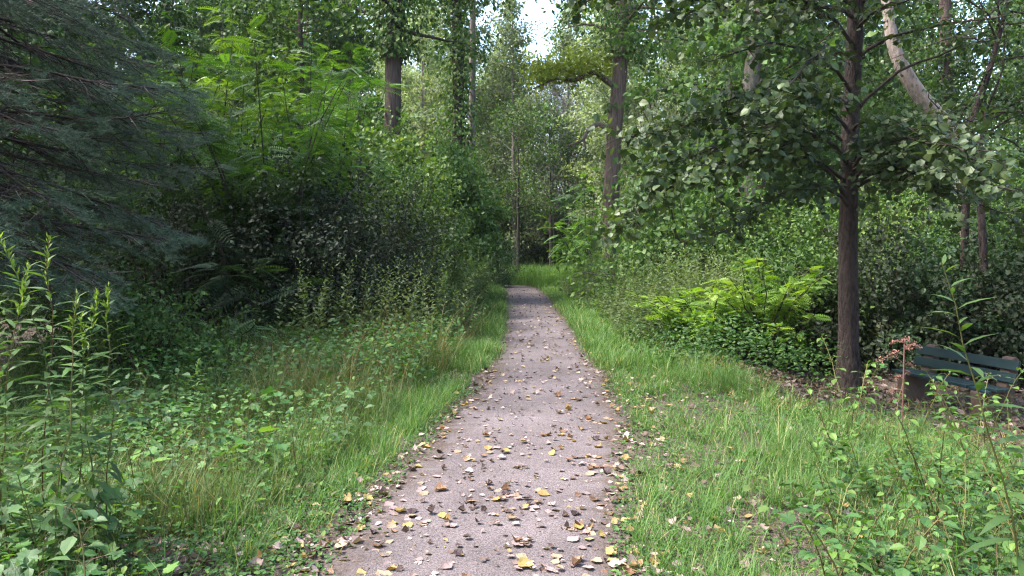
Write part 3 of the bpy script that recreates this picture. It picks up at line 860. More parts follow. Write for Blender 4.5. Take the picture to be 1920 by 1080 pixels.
def make_alder():
    """big round-leaved tree beside the bench"""
    rng = np.random.default_rng(81)
    base = px(1590, 700, 10.6); base[2] = terr(base[0], base[1])
    root = thing('broadleaf_tree', 'tall round leaved tree with straight dark trunk beside the bench', 'tree', tuple(base))
    w, b, lv = Cloud(), Cloud(), Cloud()
    key = [px(1590, 720, 10.6), px(1591, 600, 10.6), px(1590, 450, 10.6), px(1593, 300, 10.6), px(1597, 180, 10.6), px(1603, 60, 10.6), px(1607, -40, 10.6), px(1600, -300, 10.7), px(1590, -700, 10.8), px(1580, -1200, 10.9)]
    key[0][2] -= .15
    key = np.array(key) - base
    s = np.linspace(0, 1, 40)
    tp = along(key, s)
    hh = tp[:, 2]
    tr = np.interp(hh, [-.2, .15, .6, 2, 4, 6, 12], [.27, .185, .138, .125, .115, .10, .03])
    w.tube(tp, tr, 18, .5, .035, rng)
    def trunk_at(v): 
        zz = CAMZ - (v - HOR) / FPX * 10.6 - base[2]
        return np.array([np.interp(zz, hh, tp[:, 0]), np.interp(zz, hh, tp[:, 1]), zz])
    L = [(300, (1180, 262, 8.6), 1.3), (345, (1150, 428, 8.4), 1.4), (250, (1290, 215, 9.0), .7), (380, (1300, 330, 8.2), 1.2),
         (395, (1350, 440, 9.0), 1.0), (180, (1330, 120, 9.4), .3), (90, (1290, 40, 8.6), .6), (20, (1080, 0, 8.8), 1.2), (-40, (1140, -60, 8.4), 1.2),
         (-30, (1230, 40, 9.2), 1.0), (40, (1430, 40, 8.6), .9), (120, (1450, 190, 8.3), .5), (215, (1440, 260, 8.6), 1.0), (-80, (1400, -20, 8.6), 1.0),
         (290, (1890, 300, 9.2), 1.2), (330, (1760, 320, 8.7), 1.1), (345, (1880, 350, 8.0), 1.2), (250, (1720, 250, 9.0), .8),
         (225, (1870, 70, 9.4), .12), (120, (1900, 30, 8.9), .35), (60, (1760, -30, 9.0), .6), (20, (1880, -30, 9.0), .8), (300, (1700, 300, 9.6), 1.0), (310, (1800, 260, 8.8), 1.0), (330, (1830, 290, 8.2), 1.2), (350, (1760, 400, 8.8), .8),
         (-60, (1700, -60, 8.4), .9), (-90, (1560, -60, 8.2), .9), (300, (1640, 390, 12.5), .8), (200, (1500, 200, 12.6), .5), (60, (1640, 10, 12.8), .6),
         (360, (1930, 430, 9.6), .9), (270, (1380, 300, 10.2), 1.1), (310, (1230, 330, 9.0), 1.1)]
    tw = []
    for v0, tip, dens in L:
        p0 = trunk_at(v0); p1 = px(*tip) - base
        le = np.linalg.norm(p1 - p0)
        side = rng.normal(size=3) * .1
        pts = []
        for q in np.linspace(0, 1, 9):
            pts.append(p0 + (p1 - p0) * q + np.array([0, 0, .13 * le]) * math.sin(math.pi * q ** .8) + side * math.sin(math.pi * q) + rng.normal(size=3) * .02)
        pts = np.array(pts)
        b.tube(pts, np.linspace(.028, .005, 9), 6)
        nt = int(le * (17 if tip[0] < 1560 else 13) * dens)
        for k in range(nt):
            sq = .22 + .78 * (k + rng.random()) / nt
            p = along(pts, np.array([sq]))[0]
            d = unit((p1 - p0)) * .7 + rdir(rng, 1)[0] * np.array([1, 1, .35])
            e = polyline(rng, p, d, rng.uniform(.25, .75) * (1.15 - .4 * sq), 4, .15, .07)
            b.tube(e, np.linspace(.006, .0025, 5), 3)
            tw.append((p, e[-1]))
    twig_leaves(lv, rng, tw, 9, .095, ROUND, .06, flat=.45, droop=.3, out=.5)
    # crown above
    tw = []
    for i in range(40):
        q = (i + .5) / 40; h = 5.4 + 6.8 * q; az = i * 2.4
        p0 = np.array([np.interp(h, hh, tp[:, 0]), np.interp(h, hh, tp[:, 1]), h])
        pts = polyline(rng, p0, (math.cos(az), math.sin(az), .3), 3.3 * (1 - .6 * q), 5, .12)
        b.tube(pts, np.linspace(.035, .006, 6), 5)
        for k in range(20):
            p = along(pts, np.array([.25 + .75 * rng.random()]))[0]
            e = polyline(rng, p, rdir(rng, 1)[0] + np.array([0, 0, .1]), .7, 3, .2)
            tw.append((p, e[-1]))
    twig_leaves(lv, rng, tw, 14, .11, SIMPLE, .12)
    w.build('trunk', M['bark_alder'], root, True)
    b.build('branches', M['bark_twig'], root, True)
    lv.build('crown', M['alder'], root)

def feature_tree(name, label, u, vb, Y, r, path_uv, crown_from, cr, seed, wood, leaf, lsize=.16, H=19, ivy=None, nlimb=30, ntwig=9, per=16, extra=None, t=SIMPLE, Hz=None):
    """tall tree whose visible trunk follows given picture points at one distance"""
    rng = np.random.default_rng(seed)
    base = px(u, vb, Y); base[2] = terr(base[0], base[1])
    root = thing(name, label, 'tree', tuple(base))
    w, b, lv = Cloud(), Cloud(), Cloud()
    key = [np.array([0, 0, -.15])] + [px(a, c, Y) - base for a, c in path_uv]
    top = key[-1] + np.array([rng.normal() * .5, rng.normal() * .5, max(2, H - key[-1][2])])
    key = np.array(key + [top])
    tp = along(key, np.linspace(0, 1, 36))
    d = np.concatenate([[0], np.cumsum(np.linalg.norm(np.diff(key, axis=0), axis=1))])
    q = np.linspace(0, d[-1], 36)
    tp = np.stack([np.interp(q, d, key[:, k]) for k in range(3)], -1)
    rr = r * np.interp(tp[:, 2], [-.2, .5, 1.5, 8, H], [1.55, 1.15, 1.0, .85, .12])
    w.tube(tp, rr, 20, .5, .05, rng)
    hh = tp[:, 2]
    tw = []
    for i in range(nlimb):
        s = (i + rng.random()) / nlimb; h = crown_from + (H - crown_from) * s
        az = i * 2.4 + rng.normal() * .3
        L = cr * (math.sin(math.pi * (.2 + .78 * s)) ** .7) * rng.uniform(.7, 1.15)
        p0 = np.array([np.interp(h, hh, tp[:, 0]), np.interp(h, hh, tp[:, 1]), h])
        pts = polyline(rng, p0, (math.cos(az), math.sin(az), .15 + .6 * s), L, 6, .15, .05)
        b.tube(pts, np.linspace(max(.03, r * .28 * (1 - .6 * s)), .01, 7), 6)
        for k in range(ntwig):
            p = along(pts, np.array([.2 + .8 * rng.random()]))[0]
            e = polyline(rng, p, unit(pts[-1] - pts[0]) * .5 + rdir(rng, 1)[0], rng.uniform(.5, 1.2), 3, .2, .1)
            tw.append((p, e[-1]))
    twig_leaves(lv, rng, tw, per, lsize, t, .22)
    if extra: extra(rng, base, b, root)
    w.build('trunk', wood, root, True); b.build('branches', wood, root, True)
    lv.build('crown', leaf, root)
    if ivy:
        iv = Cloud()
        for v0, v1, n, out in ivy:
            z0, z1 = [CAMZ - (v - HOR) / FPX * Y - base[2] for v in (v0, v1)]
            zz = np.linspace(z0, z1, 12)
            pts = np.stack([np.interp(zz, hh, tp[:, 0]), np.interp(zz, hh, tp[:, 1]), zz], 1)
            vine_wrap(iv, rng, pts, r * .95, n, .13, out)
        iv.build('ivy', M['vine'], root)
    return root

# ------------------------------------------------------------------ herbs
def goldenrod(label, seed, H, nl, ll, lean=(0, 0), group=None, top=True, name='goldenrod_plant', mat=None, r=.0045, nod=0.0):
    rng = np.random.default_rng(seed)
    root = thing(name, label, 'plant', group=group)
    b, lv, tp_ = Cloud(), Cloud(), Cloud()
    s = np.linspace(0, 1, 10)
    pts = np.stack([lean[0] * s ** 1.5 + nod * s ** 6, lean[1] * s ** 1.5, H * s], 1) + np.cumsum(rng.normal(size=(10, 3)) * np.array([.016, .016, .004]), 0)
    b.tube(pts, np.linspace(r, r * .35, 10), 6, rng.random())
    q = np.linspace(.12, .99, nl); P = along(pts, q)
    az = np.arange(nl) * 2.4 + rng.normal(size=nl) * .3
    up = .15 + .7 * q ** 4 - .45 * (q < .4)
    d = np.stack([np.cos(az), np.sin(az), up + rng.normal(size=nl) * .15], 1)
    size = ll * np.interp(q, [0, .3, .75, 1], [.75, 1, .85, .38]) * rng.uniform(.75, 1.2, nl)
    lv.inst(LANCE, P, frames(d, np.tile([0, 0, 1.0], (nl, 1)) + rng.normal(size=(nl, 3)) * .25), np.stack([size * 1.25, size, size], 1), np.clip(.25 + .38 * q ** 2 + rng.normal(size=nl) * .12, 0, 1))
    b.build('stem', M['stem'], root, True)
    lv.build('foliage', mat or M['golden'], root)
    if top:
        n = 34; q = .84 + .16 * rng.random(n) ** .8; P = along(pts, q); az = rng.uniform(0, 6.28, n)
        d = np.stack([np.cos(az), np.sin(az), .9 + 1.6 * q], 1)
        sz = .04 * (1.3 - q) / .5 + .012
        tp_.inst(NARROW, P, frames(d, rdir(rng, n)), sz * rng.uniform(.6, 1.3, n), rng.random(n))
        tp_.build('bud_spike', M['goldtop'], root)
    return root

def broad_weed(label, seed, H, npair, ls, t=LEAF, group=None, name='broadleaf_weed', mat=None, lean=.15, cat='plant'):
    rng = np.random.default_rng(seed)
    root = thing(name, label, cat, group=group)
    b, lv = Cloud(), Cloud()
    s = np.linspace(0, 1, 8); l = rng.normal(size=2) * lean
    pts = np.stack([l[0] * s ** 1.4, l[1] * s ** 1.4, H * s], 1) + np.cumsum(rng.normal(size=(8, 3)) * .006, 0)
    b.tube(pts, np.linspace(.005, .0025, 8), 5, rng.random())
    P, D, S = [], [], []
    a0 = rng.uniform(0, 6.28)
    for i in range(npair):
        q = .25 + .75 * (i + .5) / npair
        for k in (0, 1):
            az = a0 + i * 1.45 + k * math.pi + rng.normal() * .2
            pt = along(pts, np.array([q]))[0]
            o = np.array([math.cos(az), math.sin(az), .35 + .3 * q])
            pe = ls * rng.uniform(.25, .7)
            e = pt + unit(o) * pe
            b.tube(np.array([pt, (pt + e) / 2 + (0, 0, .01), e]), np.array([.002, .0017, .0014]), 4, rng.random())
            P.append(e); D.append(np.array([math.cos(az), math.sin(az), rng.normal() * .25 - .12])); S.append(ls * (1.15 - .55 * q) * rng.uniform(.75, 1.2))
    P.append(pts[-1]); D.append(np.array([.4, .2, .7])); S.append(ls * .45)
    n = len(P)
    lv.inst(t, np.array(P), frames(np.array(D), np.tile([0, 0, 1.0], (n, 1)) + rng.normal(size=(n, 3)) * .22), np.array(S), np.clip(rng.beta(2, 2, n), 0, 1))
    b.build('stem', M['stem'], root, True); lv.build('foliage', mat or M['weed'], root)
    return root

def make_dead_stalk():
    rng = np.random.default_rng(91)
    Y = 7.2
    p = px(1690, 790, Y); x, y = p[0], p[1]; z0 = float(terr(x, y))
    root = thing('dead_flower_stalk', 'dead reddish brown flower stalk with branching seed heads before the bench', 'plant', (x, y, z0))
    b, s = Cloud(), Cloud()
    H = float(px(1690, 640, Y)[2] - z0)
    pts = np.stack([np.linspace(0, .03, 8), np.zeros(8), np.linspace(-.03, H, 8)], 1)
    b.tube(pts, np.linspace(.011, .006, 8), 6, .6)
    for h0, az, L, up in ((.99, 0, .16, .9), (.98, 2.2, .15, .8), (.97, 4.1, .13, .9), (.86, 3.2, .16, 1.1), (.78, 3.3, .26, .9), (.76, .1, .15, 1.3), (.66, .4, .16, 1.4), (.64, 2.6, .08, 1.3), (.52, 3.2, .15, .8), (.47, 3.0, .2, .4), (.99, 1.2, .10, 1.4), (.92, .9, .14, .7), (.95, 5.2, .16, .6)):
        p0 = np.array([.03 * h0, 0, H * h0])
        q = polyline(rng, p0, (math.cos(az), math.sin(az) * .7, up), L, 6, .12, .26)
        b.tube(q, np.linspace(.004, .002, 7), 4, .5)
        n = 46; t = .35 + .65 * rng.random(n)
        P = along(q, t) + rng.normal(size=(n, 3)) * .011
        s = Cloud(); s.inst(LEAF, P, frames(rdir(rng, n), rdir(rng, n)), rng.uniform(.010, .022, n), rng.random(n))
        s.build('seed_head', M['seed'], root)
    b.build('stem', M['seed'], root, True)

# ------------------------------------------------------------------ bench
def box_mesh(c, corners, a=.5):
    c.raw(corners, [0, 3, 2, 1, 4, 5, 6, 7, 0, 1, 5, 4, 1, 2, 6, 5, 2, 3, 7, 6, 3, 0, 4, 7], [4] * 6, a)

def bevel(o, w=.006, seg=2):
    m = o.modifiers.new("bevel", 'BEVEL'); m.width = w; m.segments = seg; m.limit_method = 'ANGLE'

def make_bench():
    near = np.array([6.03, 9.0]); far = np.array([5.68, 10.6])
    zg = float(terr(5.7, 9.6))
    ax = unit(far - near); L = float(np.linalg.norm(far - near))
    fr = np.array([-ax[1], ax[0]])                                  # local -X... towards the path
    root = thing('park_bench', 'dark teal slatted park bench with brown posts beside the tree', 'bench', (near[0], near[1], zg))
    def W(l, f, z):       # along the bench, forward from the back, up
        q = ax * l + fr * f
        return (q[0], q[1], z)
    def slat(name, l0, l1, f0, f1, z0, z1, tilt, mat=None):
        c = Cloud()
        # an upright (tilt) or flat board: four corners in the f-z plane
        pr_ = [(f0, z0), (f0 + tilt[0], z0 + tilt[1]), (f1 + tilt[0], z1 + tilt[1]), (f1, z1)]
        box_mesh(c, [W(l0, f, z) for f, z in pr_] + [W(l1, f, z) for f, z in pr_])
        o = c.build(name, mat or M['bench'], root); bevel(o, .005); return o
    # posts: slanted profile swept along the bench, rounded on top
    for l0, l1 in ((.12, .27), (L - .27, L - .12)):
        prof = [(-.02, 0), (.42, 0), (.44, .33), (.42, .355), (.07, .355)]
        n = 7
        top = [(.00 + .06 * math.cos(t), .69 + .06 * math.sin(t)) for t in np.linspace(0, math.pi, n)]
        prof = prof + [(.065, .40)] + [(f - .075, z) for f, z in top] + [(-.06, .30)]
        k = len(prof)
        c = Cloud()
        V = [W(l0, f, z) for f, z in prof] + [W(l1, f, z) for f, z in prof]
        loops, tot = [], []
        loops += list(range(k)); tot.append(k)
        loops += list(range(2 * k - 1, k - 1, -1)); tot.append(k)
        for i in range(k):
            j = (i + 1) % k
            loops += [i, i + k, j + k, j]; tot.append(4)
        c.raw(V, loops, tot, .5)
        o = c.build('post', M['bench_leg'], root); bevel(o, .012)
    th = (.035, .008)
    slat('back_slat', 0, L, .005, -.03, .60, .715, th)
    slat('back_slat', 0, L, .045, .012, .45, .565, th)
    for f in (.10, .215):
        slat('seat_slat', 0, L, f, f + .10, .36, .36, (0, .035))
    o = slat('seat_slat', .34, L, .33, .43, .36, .36, (0, .035))
    # broken near end of the front board
    for l0, l1, dz in ((.20, .30, -.012), (.05, .17, -.03)):
        c = Cloud(); pr_ = [(.335, .358 + dz), (.335, .392 + dz), (.425, .388 + dz), (.425, .354 + dz)]
        box_mesh(c, [W(l0, f, z) for f, z in pr_] + [W(l1, f, z + .012) for f, z in pr_])
        c.build('broken_slat_end', M['bench'], root)
    # pale scrape in the paint of the lower back board
    c = Cloud()
    for l0, z0, l1, z1 in ((.30, .485, .46, .53), (.34, .53, .46, .505), (.40, .485, .43, .54), (.20, .515, .26, .53)):
        d = np.array([l1 - l0, z1 - z0]); nrm = np.array([-d[1], d[0]]) / np.linalg.norm(d) * .006
        def F(z): return .045 + .035 + .004 + (z - .45) / .115 * -.033
        V = [W(l0 + nrm[0], F(z0 + nrm[1]), z0 + nrm[1]), W(l0 - nrm[0], F(z0 - nrm[1]), z0 - nrm[1]), W(l1, F(z1), z1)]
        c.raw(V, [0, 1, 2], [3], .5)
    c.build('paint_scrape', M['scratch'], root)

# ------------------------------------------------------------------ build
make_ground()
make_path()
make_grass()
make_weeds()
herb_mass()
make_litter()
make_spruce()
make_alder()
make_bench()
make_dead_stalk()

def at(o, u, Y, rz=0.0, v=None, sc=1.0):
    x = (u - 960) / FPX * Y
    o.location = (x, Y, float(terr(x, Y))); o.rotation_euler = (0, 0, rz); o.scale = (sc, sc, sc)
    return o

# --- left wall of shrubs
at(grow_sumac('sumac_shrub', 'tall bright sumac shrub with feathery fronds behind the spruce', 101, 6.3, 2.0, 22, 80, .42, M['sumac']), 500, 13.2)
at(grow_sumac('sumac_shrub', 'high feathery sumac leaning over the dark thicket', 102, 6.6, 1.7, 20, 74, .42, M['sumac']), 590, 16.5)
at(grow_sumac('sumac_shrub', 'lower sumac with drooping fronds in front of the dark thicket, shade put into its colour', 103, 3.2, 1.3, 10, 30, .46, M['shaded']), 470, 11.6)
at(grow_sumac('sumac_shrub', 'yellow green sumac crown rising behind the spruce boughs', 104, 8.2, 2.4, 20, 70, .46, M['fern']), 400, 17.0)
at(grow_bush('dark_thicket', 'small leaved thicket under the sumac, deep shade put into its dark purplish colour', 'shrub', 111, 1.5, 1.3, 3.0, 190, 75, .072, M['dark'], LEAF, .28), 560, 12.4)
at(grow_bush('dark_thicket', 'dark thicket beneath the spruce boughs, shade put into its leaf colour', 'shrub', 112, 1.9, 1.3, 2.7, 190, 75, .072, M['dark'], LEAF, .28), 360, 12.6)
at(grow_bush('dark_thicket', 'dark thicket at the right end of the shrubs, nearest the path, shade put into its leaf colour', 'shrub', 117, 1.2, 1.2, 2.5, 140, 75, .072, M['dark'], LEAF, .26, tips=20), 700, 13.4)
at(grow_bush('leafy_shrub', 'dense shrub of tiny grey green leaves behind the dark thicket', 'shrub', 113, 1.35, 1.3, 3.3, 170, 90, .07, M['vine'], LEAF, .27, tips=40, skirt=.32), 745, 15.6)
at(grow_bush('vine_mound', 'high mound of climbing vines over buried shrubs below the thick trunk', 'vines', 114, 2.1, 1.8, 4.2, 170, 125, .13, M['vine'], LEAF, .38, tips=60, skirt=.34), 690, 18.6)
at(grow_bush('vine_mound', 'rounded vine mound hanging towards the path below the ivy clad trunk', 'vines', 115, 1.55, 1.6, 4.7, 150, 120, .135, M['vine'], LEAF, .36, tips=50, skirt=.34), 838, 23.5)
at(grow_bush('young_bush', 'small light green bush where the path bends', 'shrub', 116, .8, .8, 2.1, 90, 45, .09, M['bigleaf'], SIMPLE, .25), 935, 32.5)

at(grow_sumac('sumac_shrub', 'tall leafy sumac filling the gap behind the spruce tips', 105, 7.6, 2.2, 20, 74, .46, M['sumac']), 300, 15.5)
at(grow_sumac('sumac_shrub', 'tallest feathery sumac below the thick trunk', 106, 8.0, 2.0, 18, 70, .46, M['sumac']), 640, 19.5)
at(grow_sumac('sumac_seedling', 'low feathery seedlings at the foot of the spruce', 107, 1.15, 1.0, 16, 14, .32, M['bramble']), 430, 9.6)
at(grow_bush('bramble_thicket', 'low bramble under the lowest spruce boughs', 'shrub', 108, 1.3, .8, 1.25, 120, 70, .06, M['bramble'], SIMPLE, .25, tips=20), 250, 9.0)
# --- trunks on the left
feature_tree('ivy_tree', 'thick dark trunk with a leafy vine collar rising behind the vine mound', 735, 500, 22, .27, [(736, 260), (737, 120), (742, -20), (745, -120)], 8.0, 4.4, 201, M['bark_brown'], M['crown'], nlimb=44, per=24, lsize=.18, ivy=[(110, -60, 2600, .42), (290, 200, 300, .2)])
feature_tree('ivy_tree', 'slender trunk smothered in hanging ivy between two bare trunks', 860, 500, 24.5, .20, [(862, 300), (858, 120), (855, -20), (853, -120)], 9.6, 2.3, 202, M['bark_brown'], M['crown'], nlimb=40, per=24, lsize=.18, ivy=[(330, 60, 2700, .42), (80, -60, 700, .2)])
feature_tree('tall_tree', 'thin grey bare trunk right behind the ivy smothered trunk', 886, 490, 27.5, .14, [(885, 300), (886, 100), (888, -40)], 11.0, 3.0, 203, M['bark_pale'], M['pale'])

def t4_extra(rng, base, b, root):
    Y = 26.5
    def limb(uv, r0, r1, dy=0):
        n = len(uv); pts = np.array([px(u, v, Y + dy * i / n) - base for i, (u, v) in enumerate(uv)])
        q = along(pts, np.linspace(0, 1, 20)); b.tube(q, np.linspace(r0, r1, 20), 8)
        return q
    q = limb([(1150, 160), (1135, 150), (1118, 135), (1095, 142), (1075, 152), (1058, 148), (1040, 147), (1020, 158), (1000, 166)], .12, .03, -1)
    lv = Cloud(); tw = []
    for k in range(150):
        p = along(q, np.array([.15 + .85 * rng.random()]))[0] + np.array([0, 0, .1])
        e = p + np.array([rng.normal() * .5, rng.normal() * .6, rng.uniform(.1, 1.0)])
        tw.append((p, e))
    twig_leaves(lv, rng, tw, 17, .15, SIMPLE, .2, amean=.75)
    lv.build('limb_leaves', M['yellowleaf'], root)
    limb([(1146, 250), (1136, 240), (1122, 232), (1110, 238), (1100, 248), (1095, 262), (1080, 268), (1062, 274)], .11, .03, -1)
    limb([(1095, 262), (1097, 275), (1098, 282)], .05, .02, 0)
    limb([(1156, 130), (1158, 100), (1152, 88)], .08, .05, 0)
feature_tree('tall_tree', 'big reddish brown leaning trunk with a crooked bare limb right of the path', 1146, 486, 26.5, .285, [(1146, 380), (1152, 250), (1162, 150), (1166, 90), (1172, 0), (1180, -100)], 9.0, 3.8, 204, M['bark_red'], M['crown'], nlimb=46, per=26, lsize=.18, ivy=[(110, 20, 900, .4), (400, 330, 110, .12), (210, 190, 60, .1)], extra=t4_extra)

# --- right side trunks behind the alder
def simple_trunk(label, pts, radii, mat, name='leaning_trunk', crown=None, seed=1, lsize=.12, twn=40, s0=.45):
    rng = np.random.default_rng(seed)
    P = np.array([px(*p) for p in pts]); P[0][2] = min(P[0][2], float(terr(P[0][0], P[0][1])) - .1)
    base = P[0].copy(); P = P - base
    root = thing(name, label, 'tree', tuple(base))
    w = Cloud(); d = np.concatenate([[0], np.cumsum(np.linalg.norm(np.diff(P, axis=0), axis=1))])
    q = np.linspace(0, d[-1], 30); tp = np.stack([np.interp(q, d, P[:, k]) for k in range(3)], -1)
    tp = (tp + np.concatenate([tp[:1], tp[:-1]]) + np.concatenate([tp[1:], tp[-1:]])) / 3
    rr = np.interp(q, d, radii)
    w.tube(tp, rr, 14, .5, .05, rng)
    w.build('trunk', mat, root, True)
    if crown is not None:
        b, lv, tw = Cloud(), Cloud(), []
        for i in range(twn):
            s = s0 + (1 - s0) * rng.random(); p0 = along(tp, np.array([s]))[0]
            pts_ = polyline(rng, p0, rdir(rng, 1)[0] * np.array([1, 1, .6]) + np.array([0, 0, .3]), rng.uniform(.8, 2.2), 5, .2, .05)
            b.tube(pts_, np.linspace(.02, .005, 6), 5)
            for k in range(8):
                p = along(pts_, np.array([.2 + .8 * rng.random()]))[0]
                tw.append((p, p + rdir(rng, 1)[0] * .5))
        twig_leaves(lv, rng, tw, 12, lsize, SIMPLE, .12)
        b.build('branches', mat, root, True); lv.build('crown', crown, root)
    return root
simple_trunk('pale furrowed trunk leaning steeply left behind the round leaved tree', [(1840, 520, 15), (1800, 260, 15), (1740, 200, 15), (1690, 130, 15), (1672, 80, 15), (1660, -20, 15.2), (1650, -160, 15.5)], [.20, .16, .15, .135, .12, .095, .04], M['bark_lean'], crown=M['crown'], seed=301, s0=.88, twn=20)
simple_trunk('pale upright trunk half hidden by leaves left of the round leaved tree', [(1395, 480, 19), (1402, 200, 19), (1418, 60, 19), (1430, -100, 19)], [.24, .20, .18, .1], M['bark_pale'], 'tall_tree', M['crown'], 302)
simple_trunk('thin dark crooked sapling trunk curving right behind the bench', [(1800, 420, 12.5), (1816, 240, 12.5), (1840, 180, 12.5), (1862, 110, 12.5), (1880, 40, 12.5), (1905, -60, 12.5)], [.06, .055, .05, .045, .035, .02], M['bark_alder'], 'sapling', M['alder'], 303, .09, 14, .7)
simple_trunk('short slim grey sapling trunk above the bench', [(1848, 620, 12), (1846, 520, 12), (1840, 400, 12), (1835, 300, 12.2), (1850, 200, 12.4)], [.065, .06, .055, .04, .02], M['bark_alder'], 'sapling', M['alder'], 304, .09, 12, .6)
simple_trunk('straight pale trunk far behind the leaning trunk', [(1775, 480, 24), (1778, 200, 24), (1772, 0, 24), (1770, -120, 24)], [.20, .19, .17, .12], M['bark_brown'], 'tall_tree', M['crown'], 305, .16)

# --- right wall of shrubs
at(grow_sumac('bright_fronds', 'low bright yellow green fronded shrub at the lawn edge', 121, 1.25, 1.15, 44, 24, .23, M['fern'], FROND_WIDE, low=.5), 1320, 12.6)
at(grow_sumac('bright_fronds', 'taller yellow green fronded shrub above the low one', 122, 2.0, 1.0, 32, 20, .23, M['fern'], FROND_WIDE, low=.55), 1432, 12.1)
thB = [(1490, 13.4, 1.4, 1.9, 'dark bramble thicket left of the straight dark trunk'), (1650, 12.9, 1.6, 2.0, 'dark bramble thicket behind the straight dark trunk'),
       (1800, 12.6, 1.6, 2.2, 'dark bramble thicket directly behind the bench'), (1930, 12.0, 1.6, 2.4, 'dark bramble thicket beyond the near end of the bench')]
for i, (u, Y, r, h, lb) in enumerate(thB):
    at(grow_bush('bramble_thicket', lb, 'shrub', 131 + i, r, 1.1, h, 150, 70, .085, (M['bramble'], M['dark'], M['shaded'], M['dark'])[i], LEAF, .27, tips=25), u, Y)  # all but the first carry painted shade in their leaf colour
at(grow_bush('leafy_shrub', 'broad leafy shrub wall behind the yellow green fronds', 'shrub', 141, 2.2, 1.6, 3.0, 200, 70, .085, M['vine'], SIMPLE, .4, tips=30), 1440, 17)
at(grow_bush('leafy_shrub', 'sunlit leafy shrub between the big trees right of the path', 'shrub', 142, 2.0, 1.6, 3.6, 300, 55, .08, M['vine'], SIMPLE, .4, tips=30), 1290, 22)
at(grow_bush('leafy_shrub', 'sunlit leafy shrub seen behind the straight dark trunk', 'shrub', 143, 2.6, 1.8, 3.6, 340, 55, .08, M['vine'], SIMPLE, .42, tips=30), 1640, 17)
at(grow_bush('leafy_shrub', 'leafy shrub in the far corner behind the saplings', 'shrub', 144, 2.4, 1.8, 4.2, 220, 70, .09, M['vine'], SIMPLE, .42, tips=30), 1860, 17)
at(grow_sumac('sumac_shrub', 'light green sumac crown below the crooked bare limb', 124, 5.4, 1.6, 10, 24, .7, M['sumac'], cat='shrub'), 1100, 29.5)
at(grow_sumac('sumac_shrub', 'small feathery sumac at the foot of the leaning trunk', 125, 2.8, .9, 7, 18, .6, M['sumac']), 1105, 27.5)
at(grow_sumac('sumac_shrub', 'pale sumac showing between the drooping round leaves', 126, 4.6, 1.4, 9, 22, .62, M['fern']), 1330, 19)
at(grow_bush('willow_shrub', 'tall pale grey green willow shrub behind the leaning trunk', 'shrub', 145, 2.6, 2.2, 8.5, 420, 60, .13, M['pale'], NARROW, .6, tips=60), 1265, 31)
at(grow_bush('willow_shrub', 'second pale willow shrub nearer the wood edge', 'shrub', 146, 2.2, 2.0, 5.6, 380, 60, .12, M['pale'], NARROW, .5, tips=50), 1380, 27)

at(grow_bush('leafy_shrub', 'leafy shrub hiding the foot of the pale leaning trunk', 'shrub', 147, 1.7, 1.1, 3.3, 190, 90, .07, M['bramble'], SIMPLE, .34, tips=30), 1830, 14)
# --- dead bleached tree in the middle distance
at(grow_tree('dead_tree', 'bleached bare dead tree with fine twigs in the middle distance', 'tree', 205, 11.5, .09, 2.5, 1.6, 42, 7, 1, .1, M['bark_white'], None, bare=True, up=1.1, twl=.9), 1034, 42)
at(grow_tree('dead_tree', 'second bleached bare tree behind the crooked limb', 'tree', 206, 10.5, .08, 2.5, 1.4, 36, 7, 1, .1, M['bark_white'], None, bare=True, up=1.1, twl=.9), 1058, 45)

dead0 = [o for o in COL.objects if o.name.startswith('dead_tree')]
for k, (u, Y, sc, lb) in enumerate(((1015, 52, 1.25, 'left of the others'), (1046, 56, 1.35, 'between the two nearer ones'), (1078, 50, 1.15, 'close beside the crooked limb'), (1215, 48, 1.2, 'right of the leaning trunk'), (1248, 54, 1.35, 'above the pale willow'))):
    dup(dead0[k % 2], (*px(u, 470, Y)[:2], 0), k * 1.3, sc, 'thin bleached bare tree farther back, ' + lb)
# --- dark pole trunks in the middle distance
pole = grow_tree('slim_tree', 'slim dark trunked tree at the bend, leftmost of three', 'tree', 211, 9.0, .11, 3.6, 1.9, 20, 8, 18, .15, M['bark_dark'], M['crown'])
at(pole, 973, 36)
dup(pole, (*px(1032, 470, 39)[:2], 0), 1.9, 1.05, 'slim dark trunked tree at the bend, middle one of three')
dup(pole, (*px(1062, 470, 42)[:2], 0), 4.0, .95, 'slim dark trunked tree at the bend, rightmost of three')

# --- the wood behind
rng = np.random.default_rng(401)
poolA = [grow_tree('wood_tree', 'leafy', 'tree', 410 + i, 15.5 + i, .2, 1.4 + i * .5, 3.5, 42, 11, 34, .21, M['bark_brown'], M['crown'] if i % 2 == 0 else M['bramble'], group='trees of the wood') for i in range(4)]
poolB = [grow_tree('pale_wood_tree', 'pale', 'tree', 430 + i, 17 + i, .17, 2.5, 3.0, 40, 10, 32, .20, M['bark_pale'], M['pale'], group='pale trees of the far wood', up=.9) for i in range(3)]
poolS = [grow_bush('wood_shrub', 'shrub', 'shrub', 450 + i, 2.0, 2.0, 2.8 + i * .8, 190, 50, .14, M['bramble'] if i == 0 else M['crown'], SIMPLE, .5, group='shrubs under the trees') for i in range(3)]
usedp = set()
def place(pool, x, y, label, sc):
    p = pool[rng.integers(len(pool))]
    loc = (x, y, float(terr(x, y)) - .02)
    rz = rng.uniform(0, 6.28)
    if p.name not in usedp:
        usedp.add(p.name); p.location = loc; p.rotation_euler = (0, 0, rz); p.scale = (sc, sc, sc); p["label"] = label
    else: dup(p, loc, rz, sc, label)
pts = []
